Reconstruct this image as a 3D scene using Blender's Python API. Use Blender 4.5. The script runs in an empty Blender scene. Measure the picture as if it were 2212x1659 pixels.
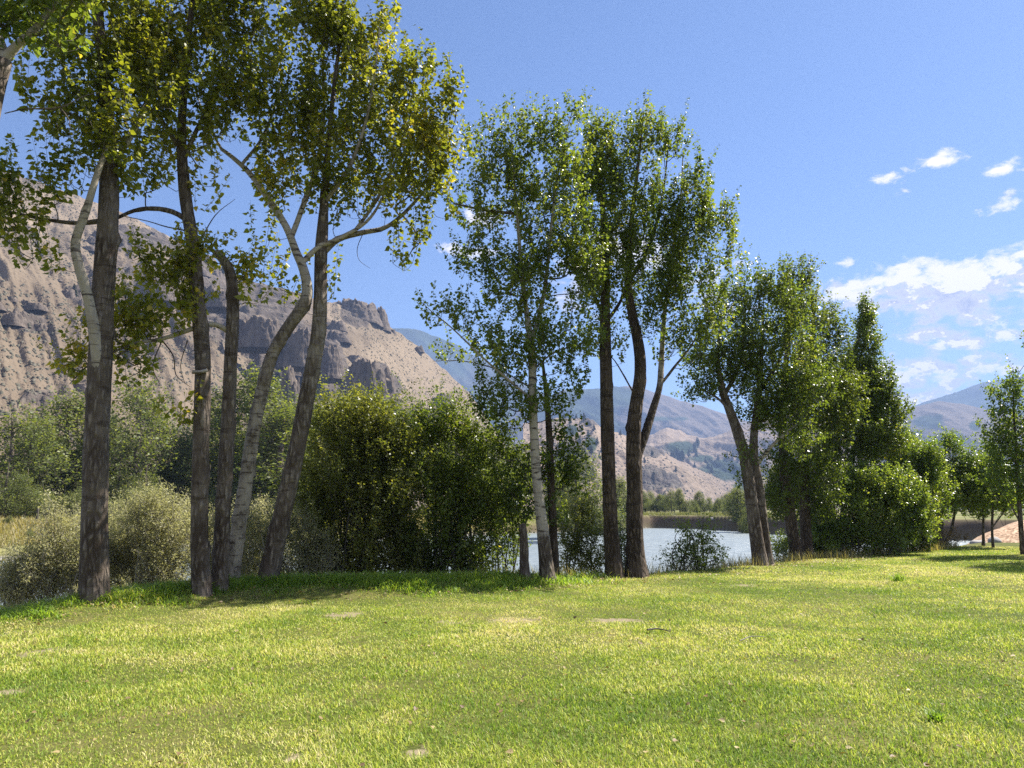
import bpy, math
import numpy as np
from mathutils import Vector

# ------------------------------------------------------------------ basics
W, H, F = 2212.0, 1659.0, 1660.0          # working picture units
VH = 1100.0                               # eye level row
PITCH = math.atan((VH - H / 2) / F)
EYE = 1.6
CP, SP = math.cos(PITCH), math.sin(PITCH)
SUN_AZ, SUN_EL = math.radians(60.0), math.radians(49.0)   # azimuth clockwise from +Y
EXPO = 1.5
HAZE = 1.5e-4

sc = bpy.context.scene
COL = sc.collection


def P(u, v, d):
    """world point seen at (u, v) at depth d metres along +Y"""
    xi = (np.asarray(u, float) - W / 2) / F
    yi = (H / 2 - np.asarray(v, float)) / F
    dy = CP - yi * SP
    dz = SP + yi * CP
    k = d / dy
    return np.stack(np.broadcast_arrays(xi * k, d + 0 * k, EYE + dz * k), -1)


def proj(p):
    x, y, z = p[:, 0], p[:, 1], p[:, 2] - EYE
    c = y * CP + z * SP
    up = -y * SP + z * CP
    return W / 2 + F * x / c, H / 2 - F * up / c


def sstep(a, b, x):
    t = np.clip((x - a) / (b - a), 0, 1)
    return t * t * (3 - 2 * t)


# ------------------------------------------------------------------ noise
def _h(ix, iy, iz, seed):
    n = (ix.astype(np.uint32) * np.uint32(374761393) + iy.astype(np.uint32) * np.uint32(668265263)
         + iz.astype(np.uint32) * np.uint32(2147483647) + np.uint32(seed * 144665))
    n = (n ^ (n >> np.uint32(13))) * np.uint32(1274126177)
    n = n ^ (n >> np.uint32(16))
    n = n * np.uint32(2246822519)
    n = n ^ (n >> np.uint32(15))
    return n.astype(np.float64) / 4294967295.0


def vn(x, y, z=None, seed=0):
    x = np.asarray(x, float); y = np.asarray(y, float)
    z = np.zeros_like(x) if z is None else np.asarray(z, float)
    fx, fy, fz = np.floor(x), np.floor(y), np.floor(z)
    ix, iy, iz = fx.astype(np.int64), fy.astype(np.int64), fz.astype(np.int64)
    tx, ty, tz = x - fx, y - fy, z - fz
    tx, ty, tz = [t * t * (3 - 2 * t) for t in (tx, ty, tz)]
    r = 0
    for a in (0, 1):
        for b in (0, 1):
            for c in (0, 1):
                w = (tx if a else 1 - tx) * (ty if b else 1 - ty) * (tz if c else 1 - tz)
                r = r + w * _h(ix + a, iy + b, iz + c, seed)
    return r


def fbm(x, y, z=None, seed=0, o=4, ridged=False):
    a, s, t, f = 1.0, 0.0, 0.0, 1.0
    for i in range(o):
        n = vn(x * f, y * f, None if z is None else z * f, seed + i * 7)
        if ridged:
            n = 1 - np.abs(2 * n - 1)
        s = s + a * n; t += a
        a *= 0.5; f *= 2.03
    return s / t


# ------------------------------------------------------------------ mesh helpers
def mesh_obj(name, verts, faces, mat, parent=None, attrs=None, smooth=False, origin=None):
    """faces: list of int arrays (M,k)"""
    verts = np.asarray(verts, np.float32)
    if origin is not None:
        verts = verts - np.asarray(origin, np.float32)
    if not isinstance(faces, list):
        faces = [faces]
    me = bpy.data.meshes.new(name)
    me.vertices.add(len(verts))
    me.vertices.foreach_set('co', verts.ravel())
    loops = np.concatenate([f.ravel() for f in faces]).astype(np.int32)
    tot = np.concatenate([np.full(len(f), f.shape[1]) for f in faces])
    start = np.concatenate([[0], np.cumsum(tot)[:-1]]).astype(np.int32)
    me.loops.add(len(loops))
    me.loops.foreach_set('vertex_index', loops)
    me.polygons.add(len(tot))
    me.polygons.foreach_set('loop_start', start)
    if smooth:
        me.polygons.foreach_set('use_smooth', np.ones(len(tot), bool))
    me.update(calc_edges=True)
    for k, (dom, arr) in (attrs or {}).items():
        at = me.attributes.new(k, 'FLOAT', dom)
        at.data.foreach_set('value', np.asarray(arr, np.float32))
    me.materials.append(mat)
    o = bpy.data.objects.new(name, me)
    COL.objects.link(o)
    if parent is not None:
        o.parent = parent
    return o


def tag(o, label, cat, group=None):
    o['label'] = label; o['category'] = cat
    if group:
        o['group'] = group
    return o


def kind(o, k):
    o['kind'] = k
    return o


def empty(name, loc):
    o = bpy.data.objects.new(name, None)
    o.empty_display_size = 0.3
    o.location = [float(c) for c in loc]
    COL.objects.link(o)
    return o


def dup(root, loc, rz, s):
    r = root.copy(); COL.objects.link(r)
    r.location = [float(c) for c in loc]; r.rotation_euler = (0, 0, rz); r.scale = s
    for ch in root.children:
        c = ch.copy(); COL.objects.link(c); c.parent = r
        for g in ch.children:
            e = g.copy(); COL.objects.link(e); e.parent = c
    return r


def norm(a):
    return a / np.maximum(np.linalg.norm(a, axis=-1, keepdims=True), 1e-9)


def spline(pts, vals, step):
    """Catmull-Rom through pts, linear vals; returns points, values"""
    pts = np.asarray(pts, float); vals = np.asarray(vals, float)
    if vals.ndim == 1:
        vals = vals[:, None]
    e = np.vstack([2 * pts[0] - pts[1], pts, 2 * pts[-1] - pts[-2]])
    op, ov = [], []
    for i in range(len(pts) - 1):
        p0, p1, p2, p3 = e[i:i + 4]
        n = max(2, int(np.linalg.norm(p2 - p1) / step) + 1)
        t = (np.arange(n) / n)[:, None]
        op.append(0.5 * (2 * p1 + (p2 - p0) * t + (2 * p0 - 5 * p1 + 4 * p2 - p3) * t ** 2 + (3 * p1 - p0 - 3 * p2 + p3) * t ** 3))
        ov.append(vals[i] + (vals[i + 1] - vals[i]) * t)
    op.append(pts[-1:]); ov.append(vals[-1:])
    return np.vstack(op), np.vstack(ov)


def tube(pts, rad, n, seed=0, rough=0.06, knots=0):
    """bark tube with lumps; returns verts, quads"""
    K = len(pts)
    tan = norm(np.gradient(pts, axis=0))
    ref = np.array([0.93, 0.36, 0.05])
    N = []
    for t in tan:
        ref = ref - t * ref.dot(t); ref = ref / (np.linalg.norm(ref) + 1e-9)
        N.append(ref.copy())
    N = np.array(N); B = np.cross(tan, N)
    ang = np.linspace(0, 2 * np.pi, n, endpoint=False)
    along = np.concatenate([[0], np.cumsum(np.linalg.norm(np.diff(pts, axis=0), axis=1))])
    A, L = np.meshgrid(ang, along)
    cx, cy = np.cos(A), np.sin(A)
    r = rad[:, None] * (1 + rough * 2.2 * (fbm(cx * 1.3 + 9, cy * 1.3 + 5, L * 1.6, seed, 3) - .5)
                        + rough * 1.5 * (vn(cx * 4 + 9, cy * 4 + 5, L * 2.2, seed + 3) - .5))
    rng = np.random.RandomState(seed + 77)
    for _ in range(knots):
        l0, a0 = rng.uniform(0.3, along[-1] * .95), rng.uniform(0, 6.28)
        da = (A - a0 + np.pi) % (2 * np.pi) - np.pi
        r += rng.uniform(.15, .4) * rad[:, None] * np.exp(-(da / .45) ** 2 - ((L - l0) / .07) ** 2)
    V = pts[:, None, :] + (cx[..., None] * N[:, None, :] + cy[..., None] * B[:, None, :]) * r[..., None]
    V = V.reshape(-1, 3)
    i = np.arange(K - 1)[:, None] * n; j = np.arange(n)[None, :]; j2 = (j + 1) % n
    Q = np.stack([i + j, i + j2, i + n + j2, i + n + j], -1).reshape(-1, 4)
    V = np.vstack([V, pts[-1:] + tan[-1:] * rad[-1] * .3])
    c = len(V) - 1; b = (K - 1) * n
    T = np.stack([b + np.arange(n), b + (np.arange(n) + 1) % n, np.full(n, c)], -1)
    return V, [Q, T]


def sticks(p0, p1, p2, r0, r1):
    """many 3-sided two-segment sticks at once"""
    M = len(p0)
    if M == 0:
        return np.zeros((0, 3)), np.zeros((0, 4), int)
    t = norm(p2 - p0)
    ref = np.where(np.abs(t[:, 2:3]) > .9, np.array([[1., 0, 0]]), np.array([[0, 0, 1.]]))
    a = norm(np.cross(t, ref)); b = np.cross(t, a)
    rings = []
    for p, r in ((p0, r0), (p1, (r0 + r1) / 2), (p2, r1)):
        for k in range(3):
            c, s = math.cos(k * 2.0944), math.sin(k * 2.0944)
            rings.append(p + (a * c + b * s) * r[:, None])
    V = np.stack(rings, 1).reshape(-1, 3)
    o = np.arange(M)[:, None] * 9
    q = []
    for s in (0, 3):
        for k in range(3):
            q.append(np.array([s + k, s + (k + 1) % 3, s + 3 + (k + 1) % 3, s + 3 + k])[None] + o)
    return V, np.stack(q, 1).reshape(-1, 4)


def leaf_mesh(base, axis, nrm, size, width, simple):
    side = norm(np.cross(axis, nrm)); nrm = np.cross(side, axis)
    if simple:
        prof = np.array([[0, 0, 0], [.42, -.5, .06], [1, 0, -.05], [.42, .5, .06]])
        fc = np.array([[0, 1, 2, 3]])
    else:
        prof = np.array([[0, 0, 0], [.10, -.44, .10], [.42, -.46, .13], [1.05, 0, -.06], [.42, .46, .13], [.10, .44, .10]])
        fc = np.array([[0, 1, 2, 3], [0, 3, 4, 5]])
    n = len(prof); M = len(base)
    s = size[:, None, None]
    V = (base[:, None, :] + s * (axis[:, None, :] * prof[None, :, 0:1] + width * side[:, None, :] * prof[None, :, 1:2]
                                 + nrm[:, None, :] * prof[None, :, 2:3])).reshape(-1, 3)
    Fc = (np.arange(M)[:, None, None] * n + fc[None]).reshape(-1, 4)
    return V, Fc, len(fc)


# ------------------------------------------------------------------ materials
def new_mat(name):
    m = bpy.data.materials.new(name); m.use_nodes = True
    m.node_tree.nodes.clear()
    return m, m.node_tree


class NT:
    def __init__(s, t):
        s.t = t

    def n(s, typ, ins=None, **kw):
        nd = s.t.nodes.new(typ)
        for k, v in kw.items():
            setattr(nd, k, v)
        for k, v in (ins or {}).items():
            if isinstance(v, tuple) and len(v) == 2 and hasattr(v[0], 'outputs'):
                s.t.links.new(v[0].outputs[v[1]], nd.inputs[k])
            elif hasattr(v, 'outputs'):
                s.t.links.new(v.outputs[0], nd.inputs[k])
            else:
                nd.inputs[k].default_value = v
        return nd

    def math(s, op, a, b=0.0, c=0.0, clamp=False):
        return s.n('ShaderNodeMath', {0: a, 1: b, 2: c}, operation=op, use_clamp=clamp)

    def mix(s, f, a, b):
        nd = s.n('ShaderNodeMix', data_type='RGBA')
        for k, v in ((0, f), (6, a), (7, b)):
            if hasattr(v, 'outputs'):
                s.t.links.new(v.outputs[2] if v.bl_idname == 'ShaderNodeMix' else v.outputs[0], nd.inputs[k])
            elif isinstance(v, tuple) and hasattr(v[0], 'outputs'):
                s.t.links.new(v[0].outputs[v[1]], nd.inputs[k])
            else:
                nd.inputs[k].default_value = v if k == 0 else (*v[:3], 1)
        return nd

    def ramp(s, f, stops, interp='LINEAR'):
        nd = s.n('ShaderNodeValToRGB', {0: f})
        cr = nd.color_ramp; cr.interpolation = interp
        while len(cr.elements) < len(stops):
            cr.elements.new(.5)
        for e, (p, c) in zip(cr.elements, stops):
            e.position = p; e.color = (*c, 1) if not np.isscalar(c) else (c, c, c, 1)
        return nd

    def sm(s, x, a, b):
        return s.n('ShaderNodeMapRange', {0: x, 1: a, 2: b, 3: 0.0, 4: 1.0}, interpolation_type='SMOOTHSTEP')

    def noise(s, vec, scale, detail=4, rough=.55, dist=0.0):
        return s.n('ShaderNodeTexNoise', {'Vector': vec, 'Scale': scale, 'Detail': detail, 'Roughness': rough, 'Distortion': dist})

    def attr(s, name):
        return (s.n('ShaderNodeAttribute', attribute_name=name), 2)

    def mapping(s, vec, scale):
        return s.n('ShaderNodeMapping', {'Vector': vec, 'Scale': scale})


def out_of(m):
    return m[2] if m.bl_idname == 'ShaderNodeMix' else m


def mat_leaf(name, stops, transl=.5, rough=.38, tboost=(1.8, 1.75, .7), spec=.5):
    m, t = new_mat(name); N = NT(t)
    rp = N.ramp(N.attr('tint'), stops)
    tr = N.n('ShaderNodeMix', {0: 1.0}, data_type='RGBA', blend_type='MULTIPLY')
    t.links.new(rp.outputs[0], tr.inputs[6]); tr.inputs[7].default_value = (*tboost, 1)
    b = N.n('ShaderNodeBsdfPrincipled', {'Base Color': rp, 'Roughness': rough, 'Specular IOR Level': spec})
    tl = N.n('ShaderNodeBsdfTranslucent', {'Color': (tr, 2)})
    N.n('ShaderNodeOutputMaterial', {0: N.n('ShaderNodeMixShader', {0: transl, 1: b, 2: tl})})
    return m


def mat_bark(name, dark, mid, pale, scar):
    m, t = new_mat(name); N = NT(t)
    tc = N.n('ShaderNodeTexCoord')
    v = (tc, 3)
    fur = N.noise(N.mapping(v, (16, 16, 5.5)), 1.0, 6, .62, .6)
    big = N.noise(N.mapping(v, (2.4, 2.4, 1.2)), 1.0, 3)
    plate = N.n('ShaderNodeTexVoronoi', {'Vector': N.mapping(v, (12, 12, 3.4)), 'Scale': 1.0}, feature='DISTANCE_TO_EDGE')
    crack = N.sm((plate, 0), 0.02, .34)
    brown = N.mix(N.sm((fur, 0), .36, .62), dark, mid)
    brown = N.mix(N.math('MULTIPLY', crack, -.55), (brown, 2), dark)
    brown.inputs[0].default_value = 0
    dk = N.math('MULTIPLY', N.math('SUBTRACT', 1.0, crack), .92)
    t.links.new(dk.outputs[0], brown.inputs[0])
    brown2 = N.mix(N.math('MULTIPLY', N.sm((big, 0), .35, .7), .45), (brown, 2), tuple(c * 1.25 for c in mid))
    sc2 = N.noise(N.mapping(v, (2.2, 2.2, 9)), 1.0, 5, .6, .4)
    brown2 = N.mix(N.math('MULTIPLY', N.sm((sc2, 0), .55, .66), .7), (brown2, 2), dark)
    bands = N.noise(N.mapping(v, (3.0, 3.0, 16)), 1.0, 4, .6, .5)
    pl = N.mix(N.sm((bands, 0), .53, .64), pale, scar)
    pn = N.noise(N.mapping(v, (5, 5, 3)), 1.0, 4)
    pl = N.mix(N.math('MULTIPLY', N.sm((pn, 0), .45, .75), .55), (pl, 2), mid)
    f = N.math('ADD', N.attr('pale'), N.math('MULTIPLY', N.math('SUBTRACT', (pn, 0), .5), .9), clamp=True)
    f = N.sm(f, .3, .7)
    c = N.mix(f, (brown2, 2), (pl, 2))
    hgt = N.math('ADD', N.math('MULTIPLY', crack, .6), N.math('MULTIPLY', (fur, 0), .8))
    hgt = N.math('MULTIPLY', hgt, N.math('SUBTRACT', 1.0, N.math('MULTIPLY', f, .75)))
    bp = N.n('ShaderNodeBump', {'Height': hgt, 'Strength': 1.0, 'Distance': .05})
    b = N.n('ShaderNodeBsdfPrincipled', {'Base Color': (c, 2), 'Roughness': .85, 'Normal': bp, 'Specular IOR Level': .25})
    N.n('ShaderNodeOutputMaterial', {0: b})
    return m


def mat_plain(name, c, rough=.8, var=.35, scale=3.0, bump=0.0, spec=.3):
    m, t = new_mat(name); N = NT(t)
    tc = N.n('ShaderNodeTexCoord')
    n = N.noise((tc, 3), scale, 5, .6)
    col = N.mix((n, 0), tuple(x * (1 - var) for x in c), tuple(min(1, x * (1 + var)) for x in c))
    ins = {'Base Color': (col, 2), 'Roughness': rough, 'Specular IOR Level': spec}
    if bump:
        ins['Normal'] = N.n('ShaderNodeBump', {'Height': (n, 0), 'Strength': .8, 'Distance': bump})
    N.n('ShaderNodeOutputMaterial', {0: N.n('ShaderNodeBsdfPrincipled', ins)})
    return m


M = {}
M['cotton'] = mat_leaf('olive_cottonwood_leaf', [(0, (.10, .125, .018)), (.45, (.185, .20, .027)), (.8, (.30, .285, .042)), (1, (.46, .34, .05))], spec=.4)
M['green'] = mat_leaf('green_poplar_leaf', [(0, (.085, .125, .022)), (.5, (.15, .19, .034)), (.85, (.23, .25, .045)), (1, (.36, .30, .05))], rough=.34, spec=.4)
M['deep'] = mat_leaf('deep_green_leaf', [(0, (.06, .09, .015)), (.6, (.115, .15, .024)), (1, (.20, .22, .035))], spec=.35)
M['olive'] = mat_leaf('brown_olive_leaf', [(0, (.09, .11, .024)), (.5, (.165, .18, .04)), (1, (.29, .265, .065))], spec=.35)
M['fresh'] = mat_leaf('fresh_green_leaf', [(0, (.09, .145, .025)), (.5, (.16, .215, .04)), (.9, (.25, .29, .06)), (1, (.36, .34, .08))], rough=.3)
M['dryleaf'] = mat_leaf('reddish_dry_leaf', [(0, (.14, .085, .05)), (.5, (.25, .16, .09)), (1, (.38, .28, .15))], transl=.3, rough=.6)
M['willow'] = mat_leaf('silver_willow_leaf', [(0, (.26, .26, .11)), (.5, (.42, .40, .20)), (1, (.60, .55, .34))], transl=.48, rough=.5, tboost=(1.2, 1.2, .8))
M['far'] = mat_leaf('far_bank_leaf', [(0, (.085, .11, .03)), (.5, (.15, .18, .05)), (1, (.26, .27, .08))], transl=.4, rough=.5, spec=.3)
M['grass'] = mat_leaf('lawn_blade', [(0, (.15, .245, .035)), (.35, (.31, .40, .06)), (.7, (.53, .55, .12)), (1, (.74, .64, .34))], transl=.42, rough=.5, tboost=(1.2, 1.2, .7), spec=.2)
M['long'] = mat_leaf('long_grass_blade', [(0, (.13, .22, .03)), (.5, (.24, .34, .055)), (.9, (.38, .42, .09)), (1, (.55, .45, .22))], transl=.45, rough=.45, spec=.3)
M['dry'] = mat_leaf('dry_grass_blade', [(0, (.14, .15, .05)), (.5, (.28, .24, .10)), (1, (.42, .34, .17))], transl=.3, rough=.6)
M['needle'] = mat_leaf('pine_needle', [(0, (.018, .03, .014)), (1, (.05, .065, .03))], transl=.15, rough=.6)
M['sage'] = mat_leaf('sagebrush_leaf', [(0, (.075, .07, .05)), (1, (.155, .14, .105))], transl=.1, rough=.8, spec=.1)
M['bark'] = mat_bark('furrowed_cottonwood_bark', (.05, .033, .022), (.235, .192, .15), (.37, .32, .25), (.06, .045, .035))
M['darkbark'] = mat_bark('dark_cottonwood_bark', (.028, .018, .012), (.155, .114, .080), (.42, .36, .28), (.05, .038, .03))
M['twig'] = mat_plain('twig_bark', (.10, .085, .065), .8, .4, 8)
M['paletwig'] = mat_plain('pale_twig_bark', (.27, .245, .20), .8, .3, 8)
M['stone'] = mat_plain('grey_stone', (.30, .28, .26), .85, .4, 5, .03)
M['whitestone'] = mat_plain('white_stone', (.62, .58, .50), .8, .15, 9, .01)


def mat_ground():
    m, t = new_mat('lawn_and_valley_soil'); N = NT(t)
    g = N.n('ShaderNodeNewGeometry'); p = (g, 0)
    n1 = N.noise(p, .55, 5, .6); n2 = N.noise(p, 6.0, 5, .65); n3 = N.noise(p, 45, 3, .7); n4 = N.noise(p, .03, 5, .6)
    lawn = N.ramp((n1, 0), [(.3, (.055, .075, .014)), (.5, (.10, .11, .025)), (.7, (.17, .145, .055))])
    lawn = N.mix(N.math('MULTIPLY', N.sm((n2, 0), .5, .75), .5), lawn, (.22, .17, .08))
    lawn = N.mix(N.math('MULTIPLY', N.sm((n3, 0), .45, .7), .45), (lawn, 2), (.05, .06, .015))
    bare = N.mix((n3, 0), (.19, .155, .095), (.32, .26, .17))
    lawn = N.mix(N.sm(N.math('ADD', N.attr('bare'), N.math('MULTIPLY', N.math('SUBTRACT', (n2, 0), .5), 1.6)), .35, .75), (lawn, 2), (bare, 2))
    bank = N.ramp((n2, 0), [(.3, (.05, .042, .025)), (.5, (.12, .105, .06)), (.7, (.2, .17, .10))])
    vo = N.n('ShaderNodeTexVoronoi', {'Vector': p, 'Scale': 3.5})
    grav = N.mix((vo, 1), (.11, .10, .085), (.28, .26, .23))
    far = N.ramp((n4, 0), [(.3, (.09, .12, .03)), (.5, (.19, .18, .07)), (.7, (.32, .27, .15))])
    far = N.mix(N.math('MULTIPLY', N.sm((n2, 0), .45, .7), .5), far, (.12, .12, .05))
    c = N.mix(N.attr('bank'), (lawn, 2), bank)
    c = N.mix(N.attr('farside'), (c, 2), (far, 2))
    c = N.mix(N.sm(N.attr('gravel'), .3, .6), (c, 2), (grav, 2))
    c = N.mix(N.attr('cut'), (c, 2), N.mix((n2, 0), (.05, .036, .025), (.13, .095, .065)))
    t.links.new(c.inputs[7].links[0].from_node.outputs[2], c.inputs[7])
    bp = N.n('ShaderNodeBump', {'Height': N.math('ADD', (n3, 0), N.math('MULTIPLY', (n2, 0), 1.5)), 'Strength': .7, 'Distance': .03})
    N.n('ShaderNodeOutputMaterial', {0: N.n('ShaderNodeBsdfPrincipled', {'Base Color': (c, 2), 'Roughness': .95, 'Normal': bp, 'Specular IOR Level': .1})})
    return m


def mat_hill(name, tan, tan2, rock, rock2, brush, k=1.0, brush_amt=.6):
    m, t = new_mat(name); N = NT(t)
    g = N.n('ShaderNodeNewGeometry'); p = (g, 0)
    n1 = N.noise(p, .008 * k, 6, .62); n2 = N.noise(p, .05 * k, 6, .65); n3 = N.noise(p, .25 * k, 4, .65)
    c = N.mix(N.sm((n1, 0), .35, .65), tan, tan2)
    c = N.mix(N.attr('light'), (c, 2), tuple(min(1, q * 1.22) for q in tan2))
    vo = N.n('ShaderNodeTexVoronoi', {'Vector': p, 'Scale': .22 * k, 'Randomness': 1.0})
    spot = N.math('MULTIPLY', N.math('SUBTRACT', 1.0, N.sm((vo, 0), .22, .42)), N.sm((n2, 0), .38, .6))
    spot = N.math('MULTIPLY', spot, N.math('MULTIPLY', N.attr('brush'), brush_amt))
    c = N.mix(spot, (c, 2), brush)
    strat = N.noise(N.mapping(p, (.02 * k, .02 * k, .22 * k)), 1.0, 5, .6)
    rk = N.mix(N.sm((strat, 0), .38, .62), rock, rock2)
    rk = N.mix(N.math('MULTIPLY', N.sm((n3, 0), .5, .7), .4), (rk, 2), tuple(x * .55 for x in rock))
    f = N.math('ADD', N.attr('rock'), N.math('MULTIPLY', N.math('SUBTRACT', (n2, 0), .5), 1.3))
    c = N.mix(N.sm(f, .42, .62), (c, 2), (rk, 2))
    c = N.mix(N.attr('wood'), (c, 2), (.035, .05, .03))
    bp = N.n('ShaderNodeBump', {'Height': N.math('ADD', N.math('MULTIPLY', (n2, 0), 2.0), (n3, 0)), 'Strength': .8, 'Distance': 3.0 / k})
    N.n('ShaderNodeOutputMaterial', {0: N.n('ShaderNodeBsdfPrincipled', {'Base Color': (c, 2), 'Roughness': .95, 'Normal': bp, 'Specular IOR Level': .05})})
    return m


def mat_water():
    m, t = new_mat('river_water'); N = NT(t)
    g = N.n('ShaderNodeNewGeometry'); p = (g, 0)
    n1 = N.noise(N.mapping(p, (.5, 1.0, 1)), 1.1, 5, .6, .4)
    n2 = N.noise(N.mapping(p, (.05, .16, 1)), 1.0, 3, .5, .6)
    h = N.math('ADD', N.math('MULTIPLY', (n1, 0), .5), (n2, 0))
    bp = N.n('ShaderNodeBump', {'Height': h, 'Strength': 1.0, 'Distance': 1.0})
    b = N.n('ShaderNodeBsdfPrincipled', {'Base Color': (.17, .20, .21, 1), 'Roughness': .42, 'IOR': 1.33, 'Normal': bp, 'Specular IOR Level': .9})
    N.n('ShaderNodeOutputMaterial', {0: b})
    return m


M['ground'] = mat_ground()
M['water'] = mat_water()


# ------------------------------------------------------------------ terrain
EX = [-60, -20, -7.9, -7, -6.2, -5, -1.9, .25, 3, 7.4, 12.5, 16.7, 22, 60]
EY = [-30, 1.5, 11.9, 12.7, 13.5, 15.0, 15.9, 17.4, 19.4, 23.3, 28, 31.5, 37, 70]
FR = [-3, -.8, -.666, -.486, -.245, 0, .10, .177, .237, .297, .33, .418, .666, 3]
FD = [60, 60, 62, 78, 98, 130, 150, 172, 165, 146, 132, 112, 100, 100]
WATER = -2.5


def edge_s(x, y):
    return (y - np.interp(x, EX, EY)) * .8


def far_f(x, y):
    r = x / np.maximum(y, 8.0)
    return y - np.interp(r, FR, FD), r


def terr(x, y, parts=False):
    x = np.asarray(x, float); y = np.asarray(y, float)
    s = edge_s(x, y) + (fbm(x * .6, y * .6, None, 5, 3) - .5) * .7
    f, r = far_f(x, y)
    f = f + (fbm(x * .12, y * .12, None, 15, 3) - .5) * 7
    und = (fbm(x * .25, y * .25, None, 3, 4) - .5) * .16
    mound = .26 * np.exp(-((s + .55) / .75) ** 2) * sstep(-9, -5.5, x) * (1 - sstep(-1.5, 1.5, x))
    lawn = und * sstep(2.5, 7, np.hypot(x, y)) + mound
    bank = -3.6 * sstep(-.1, 6.5, s)
    left = 1 - sstep(-.1, .1, r)
    up = sstep(-3 - 4 * left, 1.5 + 9 * left, f) * (y > 25)
    farz = 3.9 * up + (fbm(x * .05, y * .05, None, 9, 3) - .5) * 1.0 * up * sstep(0, 60, f)
    z = lawn * (1 - sstep(0, 3, s)) + bank + farz
    if parts:
        return z, s, f, r
    return z


def bare_mask(x, y):
    b = np.zeros_like(x)
    for u, v, ru, rv in ((88, 1392, 42, 12), (970, 1330, 36, 6), (1110, 1326, 60, 7), (1330, 1325, 65, 6), (20, 1470, 30, 9), (2205, 1515, 20, 10),
                         (900, 1580, 34, 10), (640, 1590, 30, 8), (2090, 1222, 70, 3), (1600, 1255, 40, 3), (740, 1320, 50, 8)):
        d = EYE * F / (v - VH)
        c = P(u, v, d)
        rx = ru * d / F; ry = d * d * rv / (EYE * F)
        b = np.maximum(b, np.exp(-((x - c[0]) / rx) ** 2 - ((y - c[1]) / ry) ** 2))
    return b


# the ground sheet
front = np.linspace(-52, 52, 420); rest = np.linspace(52, 308, 70)[1:-1]
az = np.radians(np.concatenate([front, rest]))
rad = np.concatenate([[.05], np.geomspace(1.0, 60, 230), np.geomspace(61, 85, 30), np.linspace(86, 200, 240), np.geomspace(202, 262, 20), np.geomspace(270, 6350, 60)])
A, R = np.meshgrid(az, rad)
X, Y = R * np.sin(A), R * np.cos(A)
Z, S, Ff, Rr = terr(X, Y, True)
nA, nR = len(az), len(rad)
i = np.arange(nR - 1)[:, None] * nA; j = np.arange(nA)[None]; j2 = (j + 1) % nA
Q = np.stack([i + j, i + nA + j, i + nA + j2, i + j2], -1).reshape(-1, 4)
left = 1 - sstep(-.1, .1, Rr)
cut = sstep(-1.5, -.3, Ff) * (1 - sstep(.6, 1.6, Ff)) * (1 - left) * (Y > 30)
grav = np.maximum(sstep(3.0, 4.2, S) * (Ff < -20), sstep(-14, -6, Ff) * (1 - sstep(-2.0, -.8 + 3 * left, Ff)) * (Y > 30))
o = mesh_obj('ground', np.stack([X, Y, Z], -1).reshape(-1, 3), Q, M['ground'],
             attrs={'bank': ('POINT', sstep(-.05, .5, S).ravel()), 'farside': ('POINT', (sstep(-1, 1, Ff) * (Y > 30)).ravel()),
                    'gravel': ('POINT', grav.ravel()), 'cut': ('POINT', cut.ravel()), 'bare': ('POINT', bare_mask(X, Y).ravel())}, smooth=True)
kind(o, 'structure')
wv = np.array([[-420, -60, WATER], [420, -60, WATER], [420, 330, WATER], [-420, 330, WATER]])
kind(mesh_obj('river', wv, np.array([[0, 1, 2, 3]]), M['water']), 'structure')


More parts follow.
